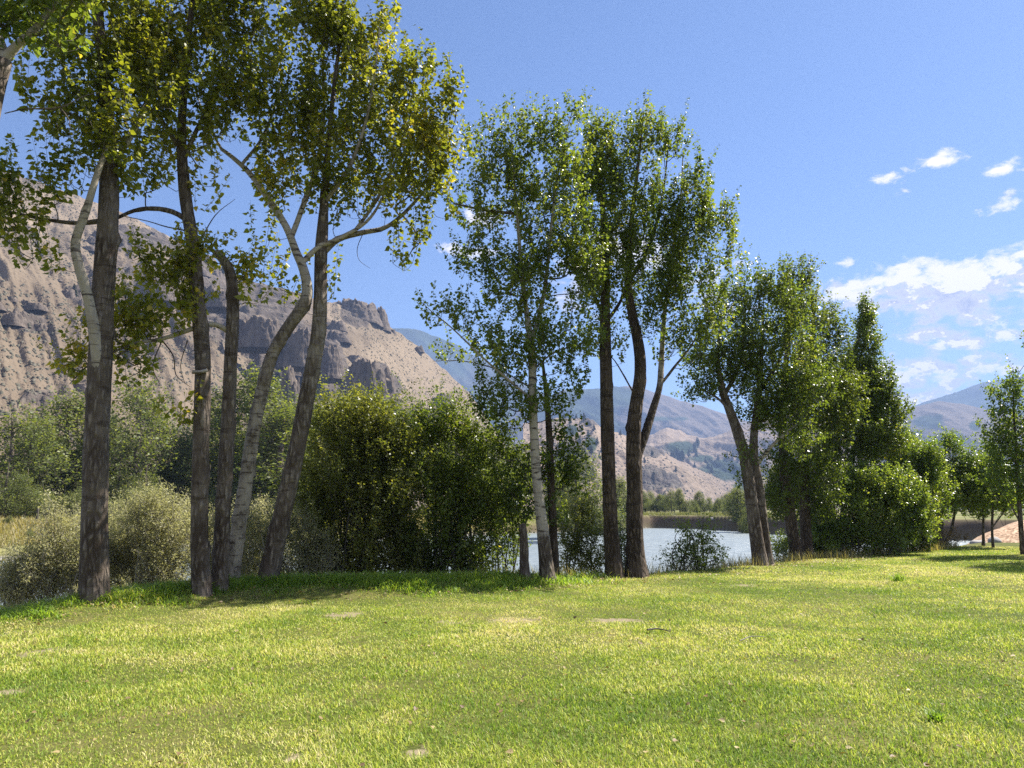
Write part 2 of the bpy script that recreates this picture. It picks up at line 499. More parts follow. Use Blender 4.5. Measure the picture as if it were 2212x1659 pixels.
# ------------------------------------------------------------------ hills
def hill(name, ridge, foot, mat, seed, amp, ku, rocks=(), woods=(), lights=(), prof=1.15, cols=300, rows=160, rugged=.27, brush=1.0, ridge_rough=1.0, diag=2.5, back=1.35):
    ridge = np.array(ridge, float); foot = np.array(foot, float)
    us = np.linspace(ridge[0, 0], ridge[-1, 0], cols)
    vr = np.interp(us, ridge[:, 0], ridge[:, 1]) + ridge_rough * (fbm(us * .06, us * 0, None, seed, 4) - .5) * 9
    yr = np.interp(us, ridge[:, 0], ridge[:, 2])
    R0 = P(us, vr, yr)
    ratio = R0[:, 0] / R0[:, 1]
    yf = np.interp(us, foot[:, 0], foot[:, 1])
    tt = np.concatenate([np.linspace(0, 1, rows), np.linspace(1, back, 14)[1:]])
    T, RA = np.meshgrid(tt, ratio, indexing='ij')
    yy = yf[None] + (yr - yf)[None] * T
    zr = R0[:, 2][None]
    pr = np.where(T <= 1, np.clip(T, 0, 1) ** prof, 1 - (T - 1) * 1.2)
    z = -2 + (zr + 2) * pr
    env = np.where(T <= 1, np.sin(np.pi * np.clip(T, 0, 1) ** .8) ** .75, 0)
    g = fbm(RA * ku + T * diag, T * 1.3 + RA * 2, None, seed, 5, True) - .55
    g2 = fbm(RA * ku * 4 + T * diag * 3, T * 9, None, seed + 31, 4, True) - .55
    z = z + env * (amp * g + amp * .28 * g2)
    x = RA * yy
    pts = np.stack([x, yy, z], -1).reshape(-1, 3)
    pu, pv = proj(pts)
    rk = np.zeros(len(pts)); wd = np.zeros(len(pts))
    nz = fbm(pu * .018, pv * .018, None, seed + 5, 4) - .5
    for (u, v, ru, rv) in rocks:
        d = ((pu - u) / ru) ** 2 + ((pv - v) / rv) ** 2
        rk = np.maximum(rk, 1 - sstep(.35, 1.25, d + nz * 1.6))
    for (u, v, ru, rv) in woods:
        d = ((pu - u) / ru) ** 2 + ((pv - v) / rv) ** 2
        wd = np.maximum(wd, 1 - sstep(.5, 1.1, d + nz * 2.0))
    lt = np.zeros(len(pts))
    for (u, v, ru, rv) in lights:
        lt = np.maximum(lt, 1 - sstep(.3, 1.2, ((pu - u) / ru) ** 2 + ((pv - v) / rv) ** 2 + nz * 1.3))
    rk = rk.reshape(T.shape); e = rk * env ** .3 * (T < .995)
    hs = amp * .42
    zz = z / hs + 1.5 * fbm(x / amp / 3, yy / amp / 3, None, seed + 2, 3)
    st = np.floor(zz) + sstep(.30, .62, zz - np.floor(zz))
    z = z + e * hs * (st - zz) * .75
    z = z + e * amp * rugged * (fbm(x / amp * 2.2, yy / amp * 2.2, z / amp * 1.2, seed + 3, 4, True) - .5)
    pts = np.stack([x, yy, z], -1).reshape(-1, 3)
    nt, nc = T.shape
    i = np.arange(nt - 1)[:, None] * nc; j = np.arange(nc - 1)[None]
    Q = np.stack([i + j, i + j + 1, i + nc + j + 1, i + nc + j], -1).reshape(-1, 4)
    br = (brush * (.4 + .6 * (1 - sstep(.3, .95, T)))).ravel() + 0 * rk.ravel()
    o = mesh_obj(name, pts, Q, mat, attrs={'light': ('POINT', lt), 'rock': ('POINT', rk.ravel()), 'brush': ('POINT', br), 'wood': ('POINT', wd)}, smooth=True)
    kind(o, 'structure')
    return pts.reshape(nt, nc, 3), pu.reshape(nt, nc), pv.reshape(nt, nc), tt


hm1 = mat_hill('dry_hillside', (.135, .103, .072), (.185, .143, .10), (.082, .066, .055), (.128, .104, .085), (.085, .072, .055), 1.0, .4)
hm2 = mat_hill('far_dry_hillside', (.21, .16, .12), (.27, .205, .15), (.085, .07, .06), (.13, .11, .09), (.10, .09, .06), .45, .4)
hm3 = mat_hill('wooded_mountainside', (.035, .042, .034), (.065, .064, .048), (.04, .04, .034), (.06, .055, .05), (.03, .04, .03), .25, .8)
hm4 = mat_hill('pale_mountainside', (.115, .092, .075), (.165, .13, .10), (.06, .053, .046), (.085, .076, .066), (.026, .03, .024), .3, .8)

H1 = hill('hill', [(-900, 250, 760), (-500, 300, 820), (-200, 335, 860), (0, 362, 900), (60, 385, 900), (150, 418, 905), (240, 450, 910), (290, 470, 915), (400, 532, 930),
                   (500, 590, 950), (560, 612, 960), (640, 632, 980), (700, 650, 1000), (735, 654, 1010), (800, 672, 1040), (850, 712, 1060), (905, 750, 1100),
                   (950, 790, 1130), (1010, 845, 1170), (1060, 915, 1220), (1110, 985, 1260), (1150, 1050, 1300), (1180, 1100, 1320)],
          [(-900, 190), (0, 230), (400, 330), (700, 470), (900, 700), (1050, 980), (1180, 1250)], hm1, 11, 40, 9,
          rocks=((545, 690, 115, 85), (480, 600, 60, 40), (340, 600, 90, 50), (290, 520, 80, 35), (690, 800, 75, 70), (800, 835, 70, 48), (705, 725, 45, 28), (600, 830, 70, 60),
                 (780, 678, 60, 30), (190, 640, 55, 40), (60, 700, 40, 30), (100, 870, 60, 28), (230, 760, 50, 30), (420, 540, 90, 22), (915, 900, 36, 16), (960, 870, 25, 12), (870, 960, 60, 25)),
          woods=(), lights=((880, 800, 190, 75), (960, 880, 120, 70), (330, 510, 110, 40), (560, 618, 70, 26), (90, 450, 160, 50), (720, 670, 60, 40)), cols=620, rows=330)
H2 = hill('hill', [(1130, 915, 1500), (1205, 905, 1500), (1280, 904, 1520), (1300, 924, 1540), (1350, 940, 1560), (1400, 962, 1600), (1450, 985, 1640), (1500, 1010, 1680),
                   (1550, 1032, 1720), (1600, 1058, 1760), (1640, 1080, 1800), (1680, 1104, 1820)],
          [(1130, 700), (1300, 760), (1450, 1000), (1600, 1500), (1680, 1750)], hm2, 23, 60, 14,
          rocks=((1430, 1045, 55, 18), (1400, 1030, 40, 20), (1415, 975, 30, 14), (1275, 912, 20, 12), (1240, 1000, 60, 50)), woods=((1235, 930, 16, 14), (1275, 960, 18, 22)), cols=260, rows=170)
H3 = hill('hill', [(1330, 985, 2500), (1380, 950, 2500), (1440, 925, 2550), (1480, 935, 2600), (1520, 948, 2600), (1580, 930, 2600), (1640, 900, 2600), (1720, 890, 2600), (1800, 930, 2700), (1900, 1000, 2800), (1960, 1090, 2900)],
          [(1330, 1700), (1960, 2000)], hm2, 37, 110, 12, woods=((1475, 968, 42, 16), (1560, 1020, 60, 26), (1510, 990, 30, 10), (1610, 1060, 40, 22)), cols=260, rows=150)
H4 = hill('mountain', [(700, 700, 5200), (760, 702, 5200), (850, 709, 5200), (900, 713, 5200), (940, 727, 5200), (980, 742, 5150), (1040, 775, 5100), (1100, 810, 5000), (1180, 850, 4900), (1260, 905, 4800), (1340, 960, 4700), (1400, 1010, 4600)],
          [(700, 3300), (1400, 3600)], hm3, 41, 260, 9, woods=((900, 760, 160, 70), (1100, 900, 160, 60)), cols=220, rows=110, ridge_rough=.7)
H5 = hill('mountain', [(1060, 930, 4400), (1150, 870, 4400), (1220, 842, 4400), (1300, 838, 4400), (1365, 833, 4400), (1405, 846, 4350), (1455, 860, 4300), (1520, 880, 4250), (1600, 905, 4200), (1700, 950, 4100), (1800, 1000, 4000), (1900, 1060, 3900)],
          [(1060, 2900), (1900, 3000)], hm4, 53, 240, 10, woods=((1250, 880, 120, 40), (1330, 860, 60, 25), (1300, 930, 60, 30), (1440, 905, 50, 8)), cols=240, rows=120, ridge_rough=.7)
H6 = hill('mountain', [(1700, 1000, 5600), (1800, 950, 5600), (1880, 912, 5600), (1930, 892, 5600), (1991, 870, 5600), (2058, 850, 5550), (2125, 826, 5500), (2212, 812, 5500), (2400, 815, 5400), (2650, 850, 5300)],
          [(1700, 4000), (2650, 3800)], hm3, 67, 260, 8, woods=((2100, 870, 300, 60), (2500, 870, 400, 80)), cols=260, rows=90, ridge_rough=.6)
H7 = hill('hill', [(1800, 970, 3600), (1880, 915, 3600), (1940, 887, 3600), (2025, 867, 3600), (2075, 872, 3550), (2141, 887, 3500), (2212, 900, 3450), (2400, 905, 3400), (2700, 960, 3300), (3000, 1040, 3300)],
          [(1800, 2400), (3000, 2200)], hm4, 71, 150, 10, woods=((2010, 915, 42, 16), (2050, 945, 45, 18), (2105, 920, 12, 10), (2030, 900, 12, 6)), cols=260, rows=110, ridge_rough=.4)
print('terrain done')

# ------------------------------------------------------------------ tree builder
def limb_geo(pts, d, rads, pale, sides, seed, knots=0, step=.14, sink=0.0, flare=0.0, rough=.06):
    p = np.array([P(q[0], q[1], d + (q[2] if len(q) > 2 else 0)) for q in pts])
    if sink:
        g = float(terr(p[0, 0], p[0, 1]))
        low = p[0].copy(); low[2] = min(p[0, 2], g) - sink
        p = np.vstack([low, p])
        rads = [rads[0] * 1.05] + list(rads)
    n = len(p)
    rr = np.interp(np.linspace(0, 1, n), np.linspace(0, 1, len(rads)), rads)
    pl = np.interp(np.linspace(0, 1, n), np.linspace(0, 1, len(pale)), pale)
    c, v = spline(p, np.stack([rr, pl], -1), step)
    r = v[:, 0].copy()
    if flare:
        hgt = c[:, 2] - c[0, 2] - sink
        r *= 1 + flare * np.exp(-np.maximum(hgt, 0) / .28)
    V, Fc = tube(c, r, sides, seed, rough, knots)
    pa = np.concatenate([np.repeat(v[:, 1], sides), v[-1:, 1]])
    return c, r, V, Fc, pa


def crown_geo(rng, nodes, lobes, dens, leaf, width, simple, shoot, up, per_m, rmax, spread=.45, jitter=.35, droop=.5, tintbase=0.0, gap_f=1.9, gap_m=1.45):
    """lobes: (centre(3), radii(3), weight). returns leaf mesh, twig mesh"""
    bases, outw, tb = [], [], []
    for (c, rr, w) in lobes:
        n = max(2, int(dens * w * math.pi * rr[0] * rr[2]))
        m_ = int(n * gap_m)
        q = norm(rng.randn(m_, 3)) * (rng.rand(m_, 1) ** .42)
        pp = c + q * rr
        g_ = vn(pp[:, 0] * gap_f + 3, pp[:, 1] * gap_f, pp[:, 2] * gap_f * .7, 17) + .22 * rng.rand(m_)
        q = q[np.argsort(-g_)[:n]]
        bases.append(c + q * rr); outw.append(q); tb.append(np.full(n, rng.uniform(-.08, .08)))
    bases = np.vstack(bases); outw = np.vstack(outw); tb = np.concatenate(tb)
    dmin = np.array([np.min(np.linalg.norm(nodes - b, axis=1)) for b in bases])
    order = np.argsort(dmin)
    bases, outw, tb = bases[order], outw[order], tb[order]
    K, n = len(nodes), len(bases)
    allp = np.vstack([nodes, bases]); par = np.full(K + n, -1)
    for i in range(n):
        d = allp[:K + i] - bases[i]
        cost = np.linalg.norm(d, axis=1) + .9 * np.maximum(d[:, 2] + .05, 0)
        par[K + i] = int(np.argmin(cost))
    cnt = np.ones(K + n)
    for i in range(K + n - 1, K - 1, -1):
        cnt[par[i]] += cnt[i]
    rad = np.minimum(.0035 * cnt[K:] ** .47 * (leaf / .1) ** .5, rmax)
    p0 = allp[par[K:]]; p2 = bases
    mid = (p0 + p2) / 2 + rng.randn(n, 3) * .07 * np.linalg.norm(p2 - p0, axis=1, keepdims=True)
    mid[:, 2] -= .06 * np.linalg.norm(p2 - p0, axis=1)
    prad = np.where(par[K:] >= K, np.minimum(.0035 * cnt[par[K:]] ** .47 * (leaf / .1) ** .5, rad * 1.5), rad * 1.25)
    v1, q1 = sticks(p0, mid, p2, prad, rad)
    # shoots
    hor = outw * np.array([1, 1, .35])
    dirs = norm(hor * spread + np.array([0, 0, up]) + rng.randn(n, 3) * jitter)
    L = shoot * rng.uniform(.45, 1.2, n)
    bend = rng.randn(n, 3) * .12 * L[:, None]; bend[:, 2] += .10 * L * (1 if up > 0 else -1)
    s_mid = bases + dirs * L[:, None] * .5 + bend * .25
    s_end = bases + dirs * L[:, None] + bend
    v2, q2 = sticks(bases, s_mid, s_end, rad * .0 + .0045 * (leaf / .1), np.full(n, .0018))
    tv = np.vstack([v1, v2]); tq = np.vstack([q1, q2 + len(v1)])
    # leaves
    cntl = np.maximum(2, (per_m * L * rng.uniform(.7, 1.25, n)).astype(int))
    idx = np.repeat(np.arange(n), cntl)
    m = len(idx)
    t = rng.rand(m) ** .85
    a = t[:, None]
    pos = bases[idx] + dirs[idx] * L[idx][:, None] * a + bend[idx] * a * a
    rv = rng.randn(m, 3); rv = norm(rv - dirs[idx] * np.sum(rv * dirs[idx], 1, keepdims=True))
    size = leaf * rng.uniform(.5, 1.25, m) * (1 - .35 * t ** 3)
    pos = pos + rv * (size * .5)[:, None]
    axis = norm(rv * .8 + dirs[idx] * (.15 + .5 * a ** 2) + np.array([0, 0, -droop]) + rng.randn(m, 3) * .3)
    nr = np.array([0, 0, .55]) + rng.randn(m, 3) * .75
    nr = norm(nr - axis * np.sum(nr * axis, 1, keepdims=True))
    lv, lf, per = leaf_mesh(pos, axis, nr, size, width, simple)
    clump = fbm(pos[:, 0] * 1.1, pos[:, 1] * 1.1, pos[:, 2] * 1.1, 3, 3) - .5
    tint = np.clip(.36 + tintbase + tb[idx] + clump * .9 + rng.randn(m) * .17 + (rng.rand(m) < .02) * .5, 0, 1)
    return lv, lf, np.repeat(tint, per), tv, tq


def px_lobes(lobes, d, dscale=.85):
    out = []
    for l in lobes:
        u, v, ru, rv = l[:4]
        dd = l[4] if len(l) > 4 else 0
        w = l[5] if len(l) > 5 else 1.0
        c = P(u, v, d + dd)
        k = (d + dd) / F
        out.append((c, np.array([ru * k, max(.25, ru * k * dscale), rv * k]), w))
    return out


STAT = [0]


def tree(name, label, d, trunk, tr, limbs=(), lobes=(), leafmat='cotton', bark='bark', pale=(0, 0, .3), dens=15, leaf=.10, width=.88, shoot=.75, up=.75,
         per_m=36, seed=1, simple=False, knots=10, flare=.3, cat='tree', group=None, twig='twig', tint=0.0, extra_trunks=(), spread=.45, jitter=.35, droop=.5, dscale=.85, sides=18, root=None, dead=(), gm=1.45):
    rng = np.random.RandomState(seed)
    c, r, V, Fc, pa = limb_geo(trunk, d, tr, pale, sides, seed, knots, sink=.35, flare=flare)
    if root is None:
        g = float(terr(c[0, 0], c[0, 1]))
        root = empty(name, (c[0, 0], c[0, 1], min(g, c[0, 2] + .35)))
        tag(root, label, cat, group)
    og = np.array(root.location)
    mesh_obj('trunk', V, Fc, M[bark], root, {'pale': ('POINT', pa)}, True, og)
    nodes = [c[len(c) // 4:]]
    for kx, tk in enumerate(extra_trunks):
        c2, r2, V, Fc, pa = limb_geo(tk[0], d, tk[1], tk[2] if len(tk) > 2 else pale, 14, seed + 50 + kx, 4, sink=.3, flare=flare)
        mesh_obj('trunk', V, Fc, M[bark], root, {'pale': ('POINT', pa)}, True, og)
        nodes.append(c2[len(c2) // 4:])
    for kx, lb in enumerate(limbs):
        c2, r2, V, Fc, pa = limb_geo(lb[0], d, lb[1], lb[2] if len(lb) > 2 else (.3, .8), 10, seed + 9 + kx, 8, rough=.1)
        mesh_obj('branch', V, Fc, M[bark], root, {'pale': ('POINT', pa)}, True, og)
        nodes.append(c2[1:])
    for kx, lb in enumerate(dead):
        c2, r2, V, Fc, pa = limb_geo(lb[0], d, lb[1], (.3, .3), 6, seed + 90 + kx, 0)
        o_ = mesh_obj('branch', V, Fc, M[bark], root, {'pale': ('POINT', pa)}, True, og)
        o_['label'] = 'bare dead branch without leaves'
    if lobes:
        lv, lf, ti, tv, tq = crown_geo(rng, np.vstack(nodes), px_lobes(lobes, d, dscale), dens * 2.05, leaf, width, simple, shoot, up, per_m * 1.2, .05, spread, jitter, droop, tint, 1.9, gm)
        cr = mesh_obj('crown', lv, lf, M[leafmat], root, {'tint': ('FACE', ti)}, False, og)
        mesh_obj('twigs', tv, tq, M[twig], cr, None, False, og)
        STAT[0] += len(ti)
    return root


# ---- hero cottonwoods, left group
tree('cottonwood_tree', 'cottonwood leaning in at the upper left corner, its pale fork cut by the frame edge', 10.2,
     [(-135, 1385), (-120, 1100), (-95, 800), (-62, 480), (-22, 240), (6, 130)], [.24, .2, .18, .16, .135, .12],
     limbs=[([(6, 130), (-2, 85), (-30, 20), (-60, -80)], [.085, .06, .04, .02], (.9, 1)), ([(6, 130), (40, 95), (90, 45), (150, -40), (200, -160)], [.08, .06, .045, .03, .015], (.9, 1))],
     lobes=[(115, 85, 70, 50), (30, 20, 80, 60), (150, 10, 80, 60), (-70, 60, 100, 150), (60, -130, 200, 130), (-150, 300, 90, 120), (40, 60, 40, 40, .5)],
     dead=[([(60, 235), (130, 232), (190, 205), (270, 195)], [.012, .01, .006, .003]), ([(130, 232), (150, 260), (150, 290)], [.008, .006, .003])],
     pale=(0, .2, .35, 0), leafmat='green', seed=3, leaf=.105, dens=17)
tree('cottonwood_tree', 'thickest straight brown trunk at the left, with a pale white limb rising along its side', 12.5,
     [(204, 1318), (203, 1200), (207, 1000), (213, 850), (222, 650), (235, 440), (233, 300), (223, 150), (208, 0), (195, -200), (185, -420)],
     [.205, .197, .193, .185, .18, .165, .13, .11, .09, .06, .03], pale=(0, 0, 0, .1, .5),
     limbs=[([(213, 900, .02), (210, 800, -.10), (204, 720, -.2), (190, 640, -.3), (170, 570, -.4), (163, 522, -.4), (186, 455, -.45), (212, 370, -.4), (236, 310, -.2), (262, 250, .1)], [.06, .085, .088, .08, .07, .066, .056, .045, .03], (.5, 1, 1, .8)),
            ([(228, 476, 0), (170, 482, -.1), (110, 476, -.2), (40, 462, -.3), (-40, 440, -.4)], [.05, .04, .03, .022, .01], (.1, .3)),
            ([(232, 310, 0), (190, 265, -.2), (130, 240, -.3), (60, 235, -.4), (10, 245, -.5)], [.04, .03, .02, .014, .008], (.3, .5)),
            ([(234, 380, 0), (260, 330, .2), (300, 260, .4), (350, 130, .5), (370, 20, .5)], [.07, .06, .05, .03, .012], (.7, 1))],
     lobes=[(105, 240, 65, 85, -.3), (215, 130, 120, 150), (235, 330, 80, 80), (65, 510, 75, 55, -.4), (-40, 470, 80, 90, -.3), (135, 415, 60, 45, -.3), (195, -110, 190, 150), (200, -320, 160, 140),
            (115, 590, 26, 24, -.3, .7), (320, 60, 110, 140, .3), (320, 230, 80, 90, .2), (40, 430, 60, 40, -.3, .8), (290, 390, 45, 40, .1), (150, 50, 80, 90), (225, 345, 40, 40, -.6, .8), (260, 270, 70, 60, -.5), (60, 560, 45, 30, -.4, .7)],
     seed=4, shoot=.95, spread=.36, jitter=.24, up=.95, dens=12.5, knots=22)
tree('cottonwood_tree', 'slender brown trunk with a broken stub halfway up, right beside the bare topped trunk', 13.6,
     [(436, 1298), (431, 1150), (433, 1000), (438, 800), (428, 650), (415, 520), (399, 410), (392, 300), (398, 180), (410, 60), (420, -80), (430, -260)],
     [.155, .148, .145, .135, .128, .118, .105, .085, .07, .055, .04, .02], pale=(0, 0, .05, .35, .15, .1),
     limbs=[([(408, 478, 0), (372, 457, -.1), (330, 450, -.2), (290, 455, -.25), (255, 470, -.3)], [.055, .05, .042, .036, .03], (.3, .2)),
            ([(395, 350, 0), (430, 270, .2), (470, 200, .3), (540, 90, .3), (570, 0, .3)], [.05, .04, .03, .02, .01], (.4, .8)),
            ([(395, 330, 0), (350, 260, -.2), (320, 180, -.3), (300, 80, -.3)], [.045, .035, .025, .012], (.4, .8)),
            ([(447, 800, -.12), (432, 804, -.2), (416, 804, -.22)], [.034, .032, .03], (.9, 1))],
     lobes=[(400, 300, 95, 80), (340, 200, 80, 90), (470, 230, 90, 105), (415, 80, 125, 120), (535, 190, 55, 75), (500, 50, 80, 100), (420, -120, 170, 120), (430, -300, 120, 110), (330, 375, 75, 40, -.2, .8), (445, 395, 36, 35, 0, .7),
            (300, 405, 45, 30, -.2, .7), (425, 445, 18, 18, 0, .5), (550, 60, 60, 60, 0, .7)],
     dead=[([(430, 525, 0), (465, 465, .1), (508, 430, .2)], [.012, .009, .004]), ([(412, 500, 0), (360, 490, -.2), (320, 478, -.3), (262, 466, -.3)], [.016, .012, .009, .006]),
           ([(405, 735, -.3), (390, 790, -.4), (400, 830, -.45)], [.01, .007, .004])],
     seed=5, shoot=.95, spread=.36, jitter=.24, up=.95, dens=13, knots=18)
tree('cottonwood_tree', 'trunk with a bare snapped top, one pale side limb and yellowing leaves', 14.0,
     [(474, 1290), (478, 1180), (485, 1050), (493, 900), (498, 780), (503, 670), (499, 600), (487, 568), (466, 545)], [.14, .135, .13, .125, .12, .11, .105, .09, .07], pale=(0, 0, 0, .15, .6),
     limbs=[([(492, 714, 0), (467, 701, -.15), (440, 702, -.3), (400, 716, -.5), (350, 732, -.7), (290, 742, -.9), (235, 765, -1.1)], [.055, .05, .048, .04, .034, .025, .012], (1, .8, .4)),
            ([(440, 702, -.3), (410, 650, -.5), (370, 600, -.6), (340, 550, -.7)], [.03, .022, .015, .008], (.4, .4)),
            ([(300, 740, -.9), (250, 770, -1.0), (190, 790, -1.1), (150, 830, -1.2)], [.02, .016, .012, .006], (.4, .4))],
     lobes=[(400, 580, 45, 45, -.5), (345, 610, 50, 35, -.7), (330, 690, 80, 42, -.8), (255, 715, 50, 50, -1.0), (175, 785, 36, 42, -1.2), (290, 790, 40, 36, -.9, .8), (300, 560, 28, 40, -.8, .7),
            (520, 585, 30, 50, .1, .8), (540, 652, 34, 16, .1, .9), (430, 560, 32, 50, -.2, .8), (395, 905, 34, 22, -.6, .6), (400, 660, 45, 30, -.5), (250, 640, 24, 34, -.9, .7), (470, 530, 26, 24, 0, .6), (270, 850, 18, 40, -1, .5)],
     dead=[([(350, 735, -.6), (375, 770, -.6), (380, 810, -.6), (410, 835, -.6)], [.014, .011, .008, .004]), ([(350, 735, -.6), (330, 790, -.7), (345, 830, -.7)], [.012, .008, .004])],
     seed=6, tint=.3, dens=34, shoot=.5, knots=16)
tree('cottonwood_tree', 'pale whitish trunk leaning right, its crooked white limb reaching up leftwards', 14.6,
     [(497, 1290), (510, 1180), (528, 1060), (548, 930), (570, 830), (590, 762), (624, 705), (655, 662), (664, 625), (655, 580), (640, 545), (618, 490), (580, 430), (540, 375), (500, 338), (478, 322)],
     [.14, .135, .13, .125, .12, .12, .118, .125, .105, .09, .08, .07, .062, .052, .042, .034], pale=(.4, .55, .58, .5, .3, .55, .9, 1, 1, 1),
     limbs=[([(628, 515, 0), (660, 430, .2), (690, 340, .3), (700, 240, .4), (697, 120, .5), (702, 0, .5), (706, -100, .5)], [.055, .05, .042, .034, .025, .016, .008], (.9, .9)),
            ([(480, 325, 0), (450, 270, -.1), (425, 205, -.2)], [.03, .02, .01], (.8, .6)), ([(522, 356, 0), (570, 290, .2), (605, 180, .3), (600, 60, .3)], [.035, .028, .018, .008], (.6, .6)),
            ([(655, 565, 0), (690, 532, .1), (735, 514, .2), (800, 470, .4), (850, 380, .5)], [.055, .05, .045, .03, .012], (.8, .8))],
     lobes=[(610, 440, 60, 50, 0, .8), (565, 520, 30, 24, 0, .8), (650, 385, 85, 80), (600, 280, 85, 90), (690, 250, 95, 110), (575, 160, 45, 80, 0, .8), (700, 90, 70, 130), (655, 30, 45, 90), (700, -70, 80, 90), (600, 600, 44, 20, 0, .7), (620, 640, 26, 26, 0, .6), (560, 390, 30, 40, 0, .6)],
     seed=7, shoot=.95, spread=.36, jitter=.24, up=.95, dens=12.5, knots=20)
tree('cottonwood_tree', 'brown trunk leaning right below a broad spiky crown, rightmost of the front left group', 14.8,
     [(573, 1283), (590, 1200), (612, 1100), (635, 1000), (655, 900), (672, 810), (688, 720), (692, 640), (693, 560), (697, 490), (700, 440), (708, 330), (720, 200), (738, 50), (745, -100)],
     [.185, .175, .168, .162, .155, .15, .145, .135, .125, .11, .085, .062, .045, .03, .015], pale=(.1, .2, .28, .36, .42, .2, 0, .2, .6),
     limbs=[([(696, 548, 0), (730, 517, .1), (780, 503, .2), (835, 490, .3), (885, 448, .4), (935, 385, .4), (970, 290, .4)], [.065, .062, .055, .045, .034, .022, .01], (.5, .6)),
            ([(760, 508, .15), (820, 420, .2), (870, 300, .2), (890, 150, .1)], [.04, .03, .02, .01], (.6, .6)), ([(700, 440, 0), (760, 350, -.2), (800, 220, -.3), (820, 60, -.4)], [.05, .038, .025, .012], (.6, .6)),
            ([(870, 465, .35), (900, 510, .4), (880, 560, .3)], [.02, .014, .008], (.4, .4))],
     lobes=[(800, 410, 125, 80), (870, 330, 100, 100), (790, 260, 100, 110), (740, 130, 95, 130), (885, 190, 40, 100), (835, 60, 24, 75, 0, .9), (945, 300, 45, 90), (965, 225, 28, 55), (880, 515, 40, 32), (868, 566, 36, 24, 0, .8), (925, 430, 55, 50), (730, 460, 60, 40), (960, 380, 30, 60),
            (620, 660, 20, 14, 0, .5), (720, 640, 14, 10, 0, .5), (990, 470, 30, 24, .3, .6)],
     dead=[([(785, 503, .2), (772, 535, .15), (776, 562, .1), (800, 580, .1)], [.008, .006, .003])], seed=8, tint=.06, dens=11.5, knots=18, up=1.0, shoot=1.1, spread=.32, jitter=.2)

# ---- centre group
tree('snapped_trunk', 'short grey snapped trunk with no crown, left of the white barked tree', 17.0, [(1134, 1262), (1132, 1210), (1131, 1160), (1129, 1132)], [.105, .095, .088, .07], pale=(.1, .3), seed=30, knots=5, cat='tree stump')
tree('poplar_tree', 'white barked leaning poplar with black scars, first of the middle group', 17.3,
     [(1183, 1260), (1176, 1180), (1168, 1110), (1160, 1040), (1155, 960), (1151, 880), (1150, 800), (1147, 740), (1138, 680), (1128, 600), (1120, 500), (1112, 400), (1105, 300)],
     [.16, .14, .12, .108, .1, .095, .09, .085, .06, .05, .04, .025, .012], pale=(0, .15, .9, 1, 1, 1, 1, .9, .8),
     limbs=[([(1147, 742, 0), (1165, 680, .2), (1180, 600, .3), (1195, 450, .3), (1215, 320, .3), (1238, 235, .3)], [.065, .055, .045, .03, .02, .008], (1, .8)),
            ([(1150, 865, 0), (1100, 822, -.3), (1040, 770, -.5), (980, 712, -.6), (935, 675, -.7), (908, 650, -.7)], [.032, .028, .022, .016, .01, .006], (.7, .5)),
            ([(1150, 840, 0), (1080, 800, .4), (1000, 780, .6), (935, 780, .7)], [.02, .016, .011, .006], (.6, .5)),
            ([(1130, 462, 0), (1060, 456, .2), (980, 440, .4)], [.04, .034, .02], (.2, .2)), ([(1150, 800, 0), (1200, 760, .4), (1270, 740, .6)], [.025, .018, .008], (.5, .5))],
     lobes=[(1130, 620, 90, 100), (1195, 500, 100, 130), (1095, 400, 75, 100), (1215, 330, 65, 80), (1050, 330, 34, 60, 0, .8), (1010, 420, 36, 36, 0, .7), (1025, 560, 48, 52), (1010, 690, 65, 36, -.5, .75), (950, 690, 44, 26, -.6, .65), (975, 775, 48, 16, .5, .7), (1080, 780, 80, 64), (1195, 760, 80, 80),
            (1100, 890, 60, 46), (1055, 880, 36, 36), (1190, 880, 70, 36, 0, .8), (1235, 255, 26, 28, .3, .9), (1250, 600, 60, 80), (1040, 490, 46, 50, 0, .8), (1250, 850, 40, 30, 0, .6), (1140, 300, 60, 50, 0, .8)],
     leafmat='green', seed=9, dens=21, leaf=.082, shoot=.7, knots=8, per_m=42, spread=.38, jitter=.28)
tree('cottonwood_tree', 'thin dark trunk just behind the white barked poplar, clothed in low dark leaves', 18.2,
     [(1198, 1250), (1195, 1150), (1190, 1040), (1186, 930), (1180, 850), (1172, 780)], [.11, .1, .09, .08, .06, .03], pale=(0, 0, .1), bark='darkbark',
     lobes=[(1060, 950, 42, 46), (1115, 1005, 70, 52), (1190, 1000, 52, 60), (1230, 950, 34, 36), (1085, 1080, 60, 50), (1235, 1045, 36, 46), (1205, 1120, 26, 40, 0, .7), (1130, 1100, 50, 60), (1250, 1000, 26, 28, 0, .7)],
     leafmat='deep', seed=10, leaf=.08, dens=24, shoot=.5, per_m=44)
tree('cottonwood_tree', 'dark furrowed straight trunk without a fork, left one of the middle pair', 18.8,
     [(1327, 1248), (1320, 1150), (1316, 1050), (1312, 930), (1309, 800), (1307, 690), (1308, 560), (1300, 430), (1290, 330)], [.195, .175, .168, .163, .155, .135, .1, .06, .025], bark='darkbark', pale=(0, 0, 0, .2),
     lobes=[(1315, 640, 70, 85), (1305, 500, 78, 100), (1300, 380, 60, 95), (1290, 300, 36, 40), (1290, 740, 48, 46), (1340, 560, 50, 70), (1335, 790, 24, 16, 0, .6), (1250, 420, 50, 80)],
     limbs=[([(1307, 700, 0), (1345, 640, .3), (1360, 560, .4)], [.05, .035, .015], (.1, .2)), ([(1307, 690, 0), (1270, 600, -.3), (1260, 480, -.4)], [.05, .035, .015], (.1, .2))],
     leafmat='green', seed=11, leaf=.08, dens=18.5, shoot=.8, per_m=42, spread=.36, jitter=.26, up=.9, flare=.3, knots=20)
